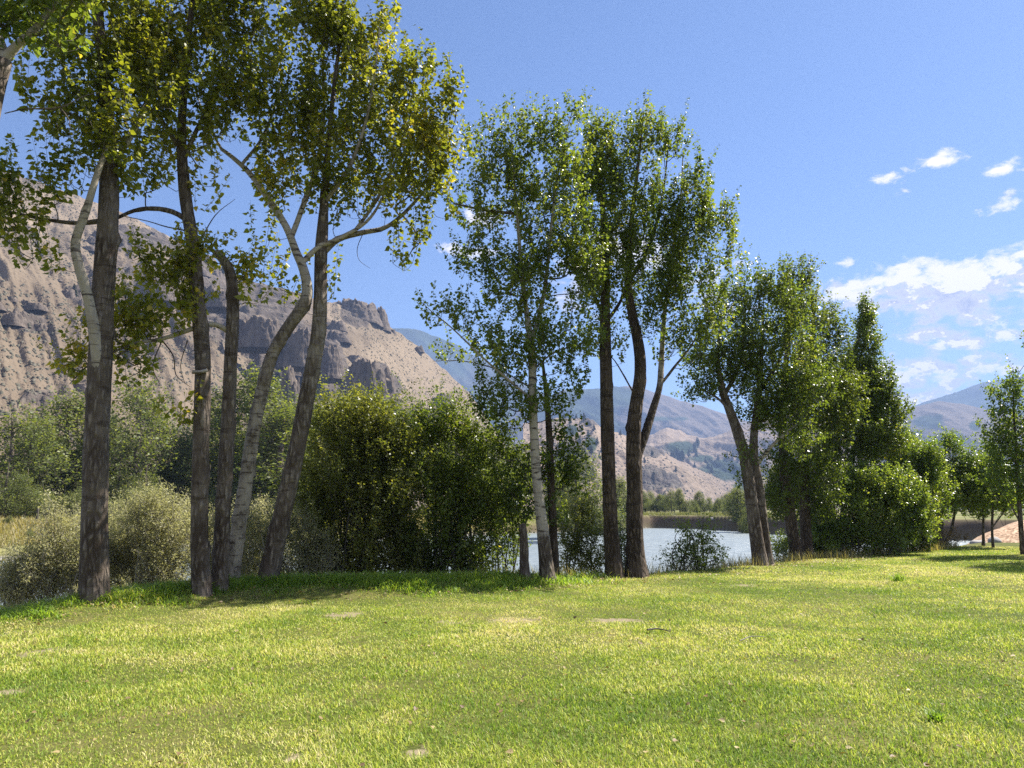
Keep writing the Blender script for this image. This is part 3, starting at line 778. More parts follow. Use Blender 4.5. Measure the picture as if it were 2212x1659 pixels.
tree('cottonwood_tree', 'dark trunk forking low into a second slanting stem, right one of the middle pair', 19.1,
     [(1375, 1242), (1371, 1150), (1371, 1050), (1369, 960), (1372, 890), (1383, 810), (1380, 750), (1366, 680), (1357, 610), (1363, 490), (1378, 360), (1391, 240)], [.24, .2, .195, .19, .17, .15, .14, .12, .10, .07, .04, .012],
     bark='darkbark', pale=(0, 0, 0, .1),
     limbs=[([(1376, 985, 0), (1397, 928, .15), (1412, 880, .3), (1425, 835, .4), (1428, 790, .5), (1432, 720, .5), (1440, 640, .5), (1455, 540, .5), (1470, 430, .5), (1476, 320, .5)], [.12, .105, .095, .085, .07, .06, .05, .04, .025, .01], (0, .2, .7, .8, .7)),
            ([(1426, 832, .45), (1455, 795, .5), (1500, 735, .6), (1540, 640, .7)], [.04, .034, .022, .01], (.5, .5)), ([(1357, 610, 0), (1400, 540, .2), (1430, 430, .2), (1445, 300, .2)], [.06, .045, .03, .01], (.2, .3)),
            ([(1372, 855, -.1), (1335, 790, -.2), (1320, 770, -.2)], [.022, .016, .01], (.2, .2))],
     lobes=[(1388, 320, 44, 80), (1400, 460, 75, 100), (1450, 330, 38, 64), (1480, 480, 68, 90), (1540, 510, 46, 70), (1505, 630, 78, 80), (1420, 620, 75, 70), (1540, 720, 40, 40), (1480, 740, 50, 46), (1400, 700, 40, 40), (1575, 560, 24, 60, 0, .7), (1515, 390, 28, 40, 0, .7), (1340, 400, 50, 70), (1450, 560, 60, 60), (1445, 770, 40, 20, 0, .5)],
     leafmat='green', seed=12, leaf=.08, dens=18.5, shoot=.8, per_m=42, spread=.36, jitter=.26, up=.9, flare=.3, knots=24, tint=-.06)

# ---- right group
tree('cottonwood_tree', 'leaning double topped trunk at the river gap, bending left beside its twin', 23.0,
     [(1642, 1220), (1632, 1150), (1620, 1060), (1608, 985), (1590, 925), (1572, 875), (1560, 840), (1550, 770), (1560, 690)], [.2, .19, .175, .165, .15, .13, .11, .06, .02], pale=(0, .2, .3, .4),
     limbs=[([(1590, 925, 0), (1570, 880, -.2), (1535, 850, -.3), (1500, 840, -.4)], [.05, .04, .03, .01], (.3, .3)), ([(1565, 855, 0), (1600, 780, .2), (1610, 680, .2), (1600, 610, .2)], [.07, .05, .03, .01], (.3, .3))],
     lobes=[(1555, 800, 70, 60), (1520, 850, 40, 32), (1600, 730, 76, 80), (1590, 650, 40, 40), (1510, 790, 30, 34), (1620, 830, 50, 50), (1605, 600, 12, 20, 0, .8)],
     leafmat='green', tint=-.14, gm=1.15, seed=13, leaf=.09, dens=28, shoot=.6, per_m=38, simple=True)
tree('cottonwood_tree', 'straight twin trunk at the river gap with a pale side branch pointing right', 23.3,
     [(1657, 1219), (1648, 1140), (1638, 1050), (1628, 985), (1630, 920), (1640, 850), (1645, 760), (1650, 660)], [.18, .165, .15, .14, .11, .09, .06, .02], pale=(0, .2, .3, .3),
     limbs=[([(1638, 1000, 0), (1664, 967, -.2), (1692, 940, -.3), (1728, 912, -.3)], [.055, .05, .04, .02], (1, 1)), ([(1640, 850, 0), (1690, 760, .3), (1700, 650, .3)], [.06, .04, .015], (.3, .3))],
     lobes=[(1680, 760, 84, 95), (1640, 900, 50, 40), (1730, 840, 60, 60), (1640, 640, 40, 50), (1700, 660, 40, 80), (1690, 870, 64, 56), (1720, 950, 46, 40), (1604, 990, 20, 28, -.4, .7), (1660, 900, 44, 36), (1590, 1040, 14, 14, -.4, .6), (1695, 585, 16, 20, 0, .8)],
     leafmat='green', tint=-.16, gm=1.15, seed=14, leaf=.09, dens=30, shoot=.6, per_m=38, simple=True)
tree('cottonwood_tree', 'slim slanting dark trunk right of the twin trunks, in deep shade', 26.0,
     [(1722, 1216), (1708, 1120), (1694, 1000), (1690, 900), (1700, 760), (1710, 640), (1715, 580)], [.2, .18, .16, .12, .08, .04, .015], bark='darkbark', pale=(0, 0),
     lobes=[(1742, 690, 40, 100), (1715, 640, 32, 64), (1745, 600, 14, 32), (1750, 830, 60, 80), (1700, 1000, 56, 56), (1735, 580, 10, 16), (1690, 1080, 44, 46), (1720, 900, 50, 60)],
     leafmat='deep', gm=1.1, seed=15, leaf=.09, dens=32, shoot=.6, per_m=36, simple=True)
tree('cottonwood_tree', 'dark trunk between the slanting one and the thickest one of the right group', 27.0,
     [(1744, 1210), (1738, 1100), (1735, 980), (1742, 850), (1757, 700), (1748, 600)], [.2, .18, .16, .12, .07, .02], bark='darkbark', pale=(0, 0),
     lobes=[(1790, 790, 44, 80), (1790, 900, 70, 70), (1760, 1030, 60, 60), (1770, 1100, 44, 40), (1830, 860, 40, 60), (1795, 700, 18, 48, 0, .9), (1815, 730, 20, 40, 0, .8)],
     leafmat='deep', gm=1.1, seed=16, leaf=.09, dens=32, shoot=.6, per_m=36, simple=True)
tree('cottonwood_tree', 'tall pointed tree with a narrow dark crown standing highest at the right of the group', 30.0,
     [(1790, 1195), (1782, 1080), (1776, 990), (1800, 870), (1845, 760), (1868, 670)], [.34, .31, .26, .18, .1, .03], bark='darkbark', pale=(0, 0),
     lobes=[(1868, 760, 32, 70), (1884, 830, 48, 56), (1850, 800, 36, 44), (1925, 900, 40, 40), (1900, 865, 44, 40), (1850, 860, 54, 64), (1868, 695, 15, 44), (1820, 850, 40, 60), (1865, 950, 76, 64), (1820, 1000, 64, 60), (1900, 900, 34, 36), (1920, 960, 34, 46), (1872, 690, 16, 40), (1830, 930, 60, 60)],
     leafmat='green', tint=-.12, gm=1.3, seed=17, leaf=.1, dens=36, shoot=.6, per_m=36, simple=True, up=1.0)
tree('young_tree', 'bushy many stemmed small tree at the end of the lawn, beside the wood chip mound', 34.0,
     [(2032, 1176), (2032, 1120), (2036, 1050), (2040, 980)], [.13, .11, .07, .02], pale=(.3, .3),
     extra_trunks=[([(2020, 1176), (2012, 1130), (2004, 1060)], [.09, .07, .03]), ([(2042, 1176), (2056, 1140), (2070, 1060)], [.08, .06, .03]), ([(2026, 1176), (2022, 1120), (2020, 1040)], [.08, .06, .03])],
     lobes=[(2000, 1035, 56, 60), (2060, 1020, 56, 60), (2030, 1080, 72, 46), (2096, 1045, 38, 56), (2080, 1090, 40, 30), (1985, 975, 22, 22, 0, .8), (2050, 962, 34, 20), (2090, 985, 10, 26, 0, .8)],
     leafmat='fresh', seed=18, leaf=.1, dens=34, shoot=.55, per_m=36, simple=True)
tree('young_tree', 'slight young tree on a thin stem before the wood chip mound, left of its neighbour', 34.5,
     [(2125, 1180), (2124, 1130), (2128, 1060), (2132, 1000)], [.06, .05, .04, .015], pale=(.2, .2),
     lobes=[(2126, 1050, 40, 50), (2120, 1095, 42, 30), (2138, 1000, 26, 34)], leafmat='fresh', seed=19, leaf=.1, dens=34, shoot=.5, per_m=36, simple=True)
tree('young_tree', 'slight young tree with a low forked stem before the wood chip mound', 33.0,
     [(2146, 1188), (2143, 1140), (2146, 1080), (2150, 1020)], [.055, .05, .04, .015], pale=(.2, .2), limbs=[([(2143, 1140), (2165, 1110), (2180, 1080)], [.03, .025, .012], (.2, .2))],
     lobes=[(2155, 1060, 34, 44), (2172, 1085, 32, 34), (2150, 1010, 24, 36)], leafmat='fresh', seed=20, leaf=.1, dens=34, shoot=.5, per_m=36, simple=True)
tree('young_tree', 'open leafy tree at the right frame edge, its slim trunk cut by the edge', 28.0,
     [(2212, 1212), (2204, 1120), (2196, 1000), (2190, 890), (2188, 830)], [.09, .08, .06, .035, .01], pale=(.2, .2), limbs=[([(2204, 1130), (2180, 1085), (2160, 1050)], [.03, .02, .01], (.2, .2))],
     lobes=[(2165, 905, 26, 46, 0, .8), (2200, 860, 36, 50), (2190, 970, 56, 66), (2160, 1050, 40, 40), (2220, 1070, 40, 44), (2150, 955, 20, 32, 0, .7), (2225, 740, 14, 34, 0, .6), (2250, 950, 60, 90), (2150, 850, 12, 20, 0, .6)],
     leafmat='fresh', seed=21, leaf=.11, dens=24, shoot=.6, per_m=30, simple=True)
tree('cottonwood_tree', 'cottonwood just beyond the right frame edge that shades the far lawn', 25.0,
     [(2420, 1225), (2415, 1100), (2410, 950), (2405, 800), (2400, 650)], [.2, .18, .15, .1, .04], pale=(0, .2),
     lobes=[(2400, 760, 110, 110), (2430, 620, 90, 100), (2380, 900, 100, 70), (2480, 850, 90, 90)], leafmat='green', seed=22, leaf=.12, dens=13, shoot=.7, per_m=28, simple=True)


# ------------------------------------------------------------------ bushes
def bush(name, label, d, base, lobes, leafmat, seed, nst=7, dens=30, leaf=.06, width=.6, shoot=.4, per_m=50, up=.8, cat='bush', twig='twig', tint=0.0, simple=True, droop=.2, sr=.022, spread=.5, jitter=.4, group=None, dscale=.8, gm=1.35):
    """base: (u_left, u_right, v)"""
    rng = np.random.RandomState(seed)
    b0 = P((base[0] + base[1]) / 2, base[2], d)
    g = float(terr(b0[0], b0[1]))
    root = empty(name, (b0[0], b0[1], g)); tag(root, label, cat, group)
    og = np.array(root.location)
    L3 = px_lobes(lobes, d, dscale)
    nodes = []; VV, QQ, n0 = [], [], 0
    for s in range(nst):
        u = rng.uniform(base[0], base[1])
        p = P(u, base[2], d + rng.uniform(-.5, .5)); p[2] = float(terr(p[0], p[1])) - .15
        c, r, w = L3[rng.randint(len(L3))]
        e = c + rng.uniform(-.5, .5, 3) * r + np.array([0, 0, r[2] * .4])
        if e[2] < p[2] + .3:
            e[2] = p[2] + .5
        m1 = p + (e - p) * .35 + np.array([rng.normal(0, .1), rng.normal(0, .1), .15 * (e[2] - p[2])])
        m2 = p + (e - p) * .7 + np.array([rng.normal(0, .1), rng.normal(0, .1), .1 * (e[2] - p[2])])
        cc, vv = spline([p, m1, m2, e], [sr, sr * .8, sr * .5, sr * .2], .15)
        V, Fc = tube(cc, vv[:, 0], 5, seed + s, .05)
        VV.append(V); QQ.append((Fc[0] + n0, Fc[1] + n0)); n0 += len(V)
        nodes.append(cc[1:])
    mesh_obj('stems', np.vstack(VV), [np.vstack([q[0] for q in QQ]), np.vstack([q[1] for q in QQ])], M[twig], root, None, True, og)
    lv, lf, ti, tv, tq = crown_geo(rng, np.vstack(nodes), L3, dens * 4.0, leaf, width, simple, shoot, up, per_m * 1.25, .02, spread, jitter, droop, tint, 2.1, gm)
    cr = mesh_obj('foliage', lv, lf, M[leafmat], root, {'tint': ('FACE', ti)}, False, og)
    mesh_obj('twigs', tv, tq, M[twig], cr, None, False, og)
    STAT[0] += len(ti)
    return root


bush('dense_bush', 'tall olive brown bush right of the leaning trunks, yellowest at its upper left', 18.0, (690, 860, 1290),
     [(730, 960, 60, 60), (820, 930, 50, 50), (770, 980, 66, 66), (695, 1080, 50, 80), (780, 1120, 110, 90), (850, 1060, 60, 90), (780, 1210, 110, 50), (840, 1000, 50, 60), (690, 1190, 50, 60), (760, 1040, 90, 80), (720, 1260, 60, 34), (800, 1262, 70, 34), (860, 1250, 50, 40), (700, 930, 34, 50, 0, .8)],
     'olive', 40, 26, 20, .085, .62, .95, 46, up=1.0, jitter=.35, sr=.03, gm=1.8)
bush('dense_bush', 'tall dark green bush between the olive bush and the white poplar', 18.6, (910, 1030, 1285),
     [(935, 965, 36, 70), (985, 965, 30, 56), (930, 1100, 88, 100), (1015, 1060, 56, 80), (1040, 1150, 46, 50), (950, 1205, 95, 44), (900, 1020, 44, 70), (1010, 1000, 40, 60), (890, 1200, 50, 50), (910, 1258, 60, 34), (980, 1252, 70, 34), (1045, 1225, 50, 40)],
     'green', 41, 26, 20, .085, .62, .95, 46, up=1.0, jitter=.35, tint=-.1, sr=.03, gm=1.8)
bush('dense_bush', 'dark thin bush by the water, at the foot of the snapped trunk', 19.5, (1060, 1110, 1275),
     [(1070, 1120, 44, 56), (1090, 1190, 36, 34, 0, .7), (1060, 1060, 36, 40), (1120, 1060, 40, 60), (1110, 1150, 30, 40, 0, .7)], 'green', 42, 10, 34, .07, .62, .4, 46)
bush('willow_bush', 'airy silver grey willow at the far left, before the water', 15.2, (20, 170, 1340),
     [(70, 1250, 80, 50), (20, 1275, 50, 40), (110, 1230, 60, 50), (140, 1190, 44, 66), (150, 1270, 50, 40), (30, 1300, 70, 34), (110, 1130, 30, 40, 0, .6), (30, 1225, 40, 24, 0, .6), (180, 1230, 30, 60)],
     'willow', 43, 22, 58, .075, .3, .42, 46, twig='paletwig')
bush('willow_bush', 'silver grey willow thicket between the thickest trunk and the slender trunk', 16.0, (250, 400, 1325),
     [(290, 1180, 64, 70), (360, 1170, 64, 70), (300, 1255, 76, 50), (380, 1255, 56, 50), (330, 1110, 56, 40, 0, .8), (250, 1230, 40, 60)], 'willow', 44, 20, 60, .075, .3, .42, 48, twig='paletwig')
bush('willow_bush', 'silver grey willow between the leaning trunks and the olive bush', 17.0, (540, 690, 1300),
     [(660, 1180, 40, 60), (640, 1240, 50, 50), (550, 1170, 30, 60), (600, 1130, 40, 40, 0, .7), (690, 1230, 40, 40), (520, 1230, 30, 50)], 'willow', 45, 16, 60, .075, .3, .42, 48, twig='paletwig', tint=-.05)
bush('willow_bush', 'pale willow glimpsed between the slender trunk and the bare topped trunk', 17.2, (440, 500, 1310),
     [(455, 1180, 26, 70), (460, 1250, 26, 40), (500, 1160, 24, 50, 0, .7)], 'willow', 46, 8, 60, .075, .3, .4, 48, twig='paletwig')
bush('willow_bush', 'silver grey willow just behind the thickest trunk, on both its sides', 17.0, (150, 260, 1310),
     [(170, 1210, 50, 60), (240, 1200, 46, 70), (200, 1140, 40, 40, 0, .8), (160, 1270, 50, 36), (250, 1270, 46, 36)], 'willow', 58, 14, 60, .075, .3, .45, 48, twig='paletwig')
bush('willow_bush', 'dull willow low between the bare topped and pale leaning trunks', 18.5, (490, 600, 1300),
     [(520, 1200, 44, 60), (590, 1190, 46, 60), (560, 1250, 70, 36), (470, 1220, 40, 50), (540, 1130, 40, 40, 0, .8)], 'willow', 59, 14, 58, .075, .3, .45, 48, twig='paletwig', tint=-.08)
bush('willow_bush', 'yellow green willow lower on the bank, behind the silver willow thicket', 23.0, (270, 400, 1290),
     [(300, 1120, 60, 36), (380, 1130, 50, 40), (340, 1180, 80, 40), (250, 1150, 40, 40)], 'willow', 47, 14, 46, .09, .3, .5, 40, tint=.1)
bush('riverside_shrub', 'round olive shrub at the foot of the middle pair, left of the straight trunk', 20.2, (1220, 1300, 1265),
     [(1255, 1150, 44, 60), (1230, 1200, 34, 44), (1280, 1190, 36, 50), (1255, 1105, 30, 30), (1300, 1230, 36, 28), (1240, 1240, 46, 26)], 'olive', 48, 12, 30, .07, .6, .4, 44, tint=.12)
bush('riverside_shrub', 'dark shrub squeezed between the two trunks of the middle pair', 20.6, (1335, 1355, 1262),
     [(1345, 1200, 20, 46), (1340, 1240, 26, 24), (1342, 1150, 14, 26, 0, .7)], 'deep', 49, 6, 30, .07, .6, .35, 44)
bush('riverside_shrub', 'open green shrub standing alone before the water, right of the forked trunk', 21.2, (1460, 1550, 1262),
     [(1480, 1180, 30, 36), (1525, 1185, 38, 42), (1500, 1215, 60, 24), (1475, 1145, 16, 16, 0, .7), (1522, 1140, 18, 22, 0, .7), (1558, 1205, 16, 22, 0, .7), (1450, 1215, 24, 20, 0, .8)], 'green', 50, 14, 22, .075, .62, .38, 42)
bush('riverside_shrub', 'low grey green shrub at the water just right of the twin trunks', 26.0, (1670, 1700, 1235),
     [(1684, 1195, 20, 22, 0, .8), (1700, 1210, 20, 14, 0, .8)], 'green', 51, 6, 22, .08, .6, .35, 40)
bush('broadleaf_bush', 'big glossy light green bush at the lawn edge, under the pointed tree', 28.5, (1800, 1940, 1215),
     [(1825, 1110, 66, 56), (1895, 1080, 66, 62), (1950, 1090, 52, 60), (1880, 1160, 90, 34), (1780, 1160, 44, 40), (1850, 1050, 44, 36), (1950, 1155, 60, 30), (1985, 1120, 30, 40)], 'fresh', 52, 14, 24, .1, .7, .6, 40, tint=.08)
bush('broadleaf_bush', 'taller yellow green bush behind the glossy bush, towards the young trees', 32.0, (1900, 1980, 1200),
     [(1930, 1000, 50, 54), (1970, 1040, 34, 60), (1910, 1060, 50, 60), (1945, 960, 34, 34, 0, .8), (1960, 1110, 40, 50)], 'fresh', 53, 10, 24, .11, .7, .5, 38)
bush('dense_bush', 'dim bush far behind the young trees, low against the distant right hill', 58.0, (2050, 2230, 1150),
     [(2085, 1070, 50, 40), (2150, 1075, 56, 40), (2215, 1065, 56, 50), (2030, 1050, 40, 50)], 'fresh', 56, 8, 7, .17, .7, .9, 30)
bush('dense_bush', 'low dark undergrowth along the bank behind the glossy bush', 30.5, (1700, 1980, 1222),
     [(1720, 1185, 50, 30), (1790, 1185, 50, 34), (1860, 1180, 50, 34), (1930, 1175, 50, 34), (1985, 1165, 34, 30)], 'deep', 60, 16, 26, .1, .7, .4, 40)
bush('dry_shrub', 'low reddish dry shrub by the stems of the many stemmed small tree', 33.0, (1985, 2030, 1190),
     [(1995, 1160, 22, 26), (2025, 1168, 24, 18), (2060, 1165, 30, 16), (1985, 1180, 20, 12)], 'dryleaf', 61, 8, 24, .08, .5, .3, 36)
bush('broadleaf_bush', 'lower leafy bush joining the glossy bush to the small many stemmed tree', 31.0, (1960, 2010, 1195),
     [(1975, 1075, 40, 60), (1995, 1120, 40, 46), (1985, 1010, 36, 50), (2015, 1050, 34, 60), (2020, 985, 22, 30, 0, .8)], 'fresh', 57, 10, 24, .1, .7, .5, 38)
bush('dense_bush', 'dark bush filling the shade behind the slim trunks of the right group', 30.0, (1690, 1790, 1215),
     [(1700, 1090, 40, 50), (1750, 1100, 50, 60), (1790, 1060, 40, 50), (1720, 1040, 46, 46), (1680, 1060, 30, 40), (1770, 1180, 36, 26)], 'deep', 54, 9, 26, .1, .65, .5, 40)

# ------------------------------------------------------------------ far bank trees (prototypes built once, then copied)
def proto_tree(kindname, seed, h, lobes, leaf, dens, mat, bark, r0, lean=0.0):
    rng = np.random.RandomState(seed)
    root = empty(kindname, (0, 0, 0))
    c, v = spline([(0, 0, -.4), (lean * .3, 0, h * .3), (lean * .6, .05, h * .6), (lean, 0, h * .9)], [r0, r0 * .8, r0 * .5, r0 * .15], .6)
    V, Fc = tube(c, v[:, 0], 8, seed, .05)
    mesh_obj('trunk', V, Fc, M[bark], root, {'pale': ('POINT', np.full(len(V), .3))}, True)
    L3 = [(np.array([a * h, b * h, z * h]), np.array([rx * h, rx * h * .9, rz * h]), 1.0) for (a, b, z, rx, rz) in lobes]
    lv, lf, ti, tv, tq = crown_geo(rng, c[1:], L3, dens, leaf, .8, True, h * .09, .8, 9.0, .08, .5, .4, .3, 0.0, .5)
    cr = mesh_obj('crown', lv, lf, M[mat], root, {'tint': ('FACE', ti)})
    mesh_obj('twigs', tv, tq, M['twig'], cr)
    return root


SH = [[(0, 0, .62, .2, .3), (.12, 0, .5, .16, .2), (-.13, 0, .45, .16, .2), (0, 0, .85, .1, .14), (.05, .1, .4, .2, .14), (-.05, -.05, .7, .15, .2)],
      [(0, 0, .5, .26, .28), (.2, 0, .42, .18, .2), (-.2, .05, .4, .18, .22), (.05, 0, .75, .17, .2), (-.1, 0, .68, .15, .16)],
      [(0, 0, .55, .12, .38), (.07, 0, .4, .13, .2), (-.07, 0, .35, .13, .2), (0, 0, .85, .06, .14)],
      [(0, 0, .34, .34, .26), (.25, 0, .28, .22, .2), (-.27, 0, .28, .22, .2), (0, .1, .2, .36, .16), (.08, 0, .55, .2, .2)]]
protos = [proto_tree('riverbank_tree', 200 + k, 10.0, SH[k], .19, 26 if k != 1 else 17, 'far', 'bark', .22, (.3, -.4, .1, .2)[k]) for k in range(4)]
used = [False] * 4


def far_tree(u, vtop, d, k, wide, label, group, rz, name='riverbank_tree'):
    x = float(P(u, 1100, d)[0]); zt = float(P(u, vtop, d)[2])
    zb = float(terr(x, d))
    s = max(.12, (zt - zb) / 10.0)
    loc = (x, d, zb)
    if used[k]:
        r = dup(protos[k], loc, rz, (s * wide, s * wide, s))
    else:
        r = protos[k]; used[k] = True
        r.location = loc; r.rotation_euler = (0, 0, rz); r.scale = (s * wide, s * wide, s)
    r.name = name
    tag(r, label, 'tree' if name != 'riverbank_shrub' else 'shrub', group)
    return r


G1 = 'trees on the far bank behind the left trunks'
FT = [(20, 868, 85, 1, 1.0, 'grey green round crowned tree at the far left edge across the river'),
      (70, 905, 92, 0, .9, 'dark narrow tree across the river just in from the left edge'),
      (140, 845, 98, 0, 1.05, 'green tree across the river just left of the thickest trunk'),
      (285, 800, 96, 1, .8, 'tall thin crowned tree across the river, showing right of the thickest trunk'),
      (345, 905, 108, 2, 1.0, 'slim tree across the river, left of the slender trunk'),
      (388, 930, 100, 0, .9, 'small dark tree across the river touching the slender trunk'),
      (455, 880, 112, 0, .9, 'tree across the river seen between slender and bare topped trunks'),
      (540, 795, 104, 0, 1.0, 'tall green tree across the river behind the pale leaning trunk'),
      (600, 872, 98, 2, 1.6, 'dark tree with a slanting trunk across the river between the two leaning trunks'),
      (640, 860, 116, 0, 1.0, 'tree across the river hidden partly by the rightmost leaning trunk'),
      (700, 862, 122, 1, .8, 'first light green tree top rising above the olive bush'),
      (760, 852, 126, 0, 1.3, 'highest light green tree top rising above the olive bush'),
      (822, 858, 128, 2, 1.8, 'broad light green tree top right of the highest one above the olive bush'),
      (875, 888, 132, 0, 1.0, 'lower tree top in the dip between the olive and dark bushes'),
      (940, 905, 136, 1, .8, 'hazy tree top showing above the dark green bush'),
      (1000, 925, 140, 0, 1.0, 'hazy tree top where the tan slope meets the dark green bush'),
      (1050, 930, 140, 1, .9, 'hazy tree top at the foot of the tan slope, left of the white poplar'),
      (1110, 960, 146, 0, 1.0, 'hazy tree mostly hidden behind the white poplar'),
      (1248, 958, 100, 1, .75, 'soft grey green tree filling the gap left of the straight trunk'),
      (1215, 1010, 112, 0, 1.0, 'soft tree beyond the water close behind the thin dark trunk'),
      (1285, 1035, 130, 3, 1.0, 'low rounded tree beyond the water against the straight trunk'),
      (1340, 1030, 150, 0, .9, 'dark tree beyond the water framed by the middle pair'),
      (1352, 1055, 165, 3, .9, 'low pale tree beyond the water framed by the middle pair')]
for q, (u, vt, d, k, w, lb) in enumerate(FT):
    far_tree(u, vt, d, k, w * 1.45, lb, G1, q * 1.7)
for q, (u, vt, d, k, w) in enumerate([(5, 985, 78, 3, 1.3), (55, 1000, 82, 3, 1.3), (105, 960, 96, 1, 1.3), (170, 950, 102, 3, 1.3), (215, 900, 112, 0, 1.3), (250, 985, 92, 3, 1.3), (310, 990, 90, 3, 1.3), (360, 985, 104, 3, 1.3),
                                        (415, 960, 112, 1, 1.3), (450, 990, 98, 3, 1.3), (505, 930, 120, 0, 1.4), (520, 1000, 96, 3, 1.2), (575, 960, 114, 3, 1.3), (630, 980, 112, 3, 1.3), (185, 1010, 84, 3, 1.2), (680, 930, 126, 1, 1.3)]):
    far_tree(u, vt, d, k, w, 'leafy tree filling the green band across the river behind the left trunks', 'trees of the green band across the river', q * 2.3 + .5)
rg = np.random.RandomState(8)
for q in range(26):
    u = 1385 + q * 10.5 + rg.uniform(-4, 4)
    far_tree(u, rg.choice([1052, 1060, 1068, 1075]) + rg.uniform(-4, 6), rg.uniform(205, 260), [0, 3, 1, 3][q % 4], rg.uniform(.9, 1.3), 'hazy green tree in the low row at the foot of the tan hills', 'far row of trees under the tan hills', q * 2.1)
for q, (u, vt, d, k, w, lb) in enumerate([(1506, 1092, 166, 0, .8, 'yellow green sapling on the cut bank, directly above the lone shrub'), (1548, 1088, 160, 0, .8, 'taller dark sapling on the cut bank, nearer the twin trunks'),
                                          (1596, 1050, 142, 0, 1.2, 'dark green tree at the end of the cut bank beside the twin trunks'), (1612, 1075, 136, 3, .7, 'round shrub at the water below the dark tree by the twin trunks')]):
    far_tree(u, vt, d, k, w, lb, None, q * 1.3 + .4)
for q, (u, vt, d, w) in enumerate([(20, 1120, 72, 1.0), (70, 1135, 70, 1.1), (130, 1125, 80, 1.0), (175, 1105, 90, 1.1), (320, 1090, 88, 1.2), (420, 1085, 96, 1.2), (300, 1075, 104, 1.2), (520, 1100, 96, 1.2), (470, 1070, 110, 1.1),
                                   (630, 1080, 104, 1.2), (1060, 1080, 136, 1.3), (370, 1120, 86, 1.2), (250, 1105, 90, 1.2), (10, 1060, 100, 1.2), (105, 1070, 105, 1.2), (205, 1060, 110, 1.5), (345, 1040, 112, 1.5), (440, 1030, 118, 1.5), (565, 1040, 112, 1.5), (395, 1085, 88, 1.4), (60, 1095, 84, 1.3), (690, 1040, 118, 1.5), (240, 1130, 80, 1.3), (290, 1050, 120, 1.5), (500, 1045, 120, 1.6), (150, 1060, 112, 1.5)]):
    far_tree(u, vt, d, 3, w, 'low scrubby shrub on the meadow across the river', 'shrubs on the far meadow', q * 1.9, 'riverbank_shrub')

# conifers on the hills
def proto_pine(seed):
    rng = np.random.RandomState(seed)
    root = empty('pine_tree', (0, 0, 0))
    V, Fc = tube(np.array([[0, 0, -.5], [0, 0, 5], [0, 0, 9.0]]), np.array([.28, .2, .06]), 6, seed, .05)
    mesh_obj('trunk', V, Fc, M['darkbark'], root, {'pale': ('POINT', np.zeros(len(V)))}, True)
    n = 420
    z = 1.3 + 8.7 * rng.rand(n) ** .9
    r = (10.2 - z) * .27 * (.35 + .65 * rng.rand(n)); a = rng.uniform(0, 6.28, n)
    d = np.stack([np.cos(a), np.sin(a), np.full(n, -.25)], -1)
    base = np.stack([np.cos(a) * r * .3, np.sin(a) * r * .3, z], -1)
    nr = np.array([0, 0, 1.0]) + rng.randn(n, 3) * .4
    lv, lf, per = leaf_mesh(base, norm(d), norm(nr), r + .35, .5, True)
    mesh_obj('crown', lv, lf, M['needle'], root, {'tint': ('FACE', rng.rand(len(lf)))})
    return root


pines = [proto_pine(300), proto_pine(301)]
pused = [False, False]


def put_pine(surf, u, v, h, label, group, q):
    pts, pu, pv, tt = surf
    if v is None:                       # on the ridge line
        row = int(np.argmin(np.abs(tt - 1.0))); ci = int(np.argmin(np.abs(pu[row] - u))); p = pts[row, ci]
    else:
        nn = int(np.sum(tt <= 1.0)); dd = (pu[:nn] - u) ** 2 + (pv[:nn] - v) ** 2
        a, b = np.unravel_index(np.argmin(dd), dd.shape); p = pts[a, b]
    s = h / 10.0; loc = (p[0], p[1], p[2] - .3)
    k = q % 2
    if pused[k]:
        r = dup(pines[k], loc, q * 1.1, (s * 1.2, s * 1.2, s))
    else:
        r = pines[k]; pused[k] = True; r.location = loc; r.scale = (s * 1.2, s * 1.2, s)
    r.name = 'pine_tree'
    tag(r, label, 'pine tree', group)


q = 0
for (u, v, h, lb) in [(66, None, 7, 'small pine on the left skyline, leftmost of the row'), (88, None, 14, 'biggest pine standing on the left skyline'), (108, None, 6, 'small pine on the left skyline just right of the biggest one')]:
    put_pine(H1, u, v, h, lb, None, q); q += 1
for (u, v) in [(300, 640), (285, 660), (270, 690), (318, 620), (255, 668), (160, 640), (170, 620), (330, 660), (345, 585), (360, 590), (440, 560), (210, 590), (480, 590), (495, 640), (565, 640), (380, 520), (540, 610)]:
    put_pine(H1, u, v, rg.uniform(7, 12), 'dark pine dotted on the left hillside among the rocks', 'pines on the left hillside', q); q += 1
for (u, v) in [(1220, 905), (1232, 915), (1245, 904), (1258, 930), (1270, 945), (1290, 960), (1236, 940), (1215, 930), (1252, 965), (1278, 985), (1295, 1000), (1225, 955), (1262, 915), (1284, 930), (1300, 975), (1340, 940), (1392, 1000), (1408, 985), (1460, 1020), (1360, 1000), (1242, 1000), (1220, 985), (1265, 1010), (1310, 955)]:
    put_pine(H2, u, v, rg.uniform(11, 17), 'dark pine on the brown hill behind the straight trunk', 'pines on the brown hill', q); q += 1
for i in range(46):
    u = rg.uniform(1435, 1510) if i % 2 else rg.uniform(1470, 1630)
    v = (1005 - (u - 1435) * .55 + rg.uniform(-8, 10)) if i % 2 else rg.uniform(985, 1050)
    put_pine(H3, u, v, rg.uniform(18, 30), 'hazy pine in the dark stands on the farther tan hill', 'pines on the farther tan hill', q); q += 1

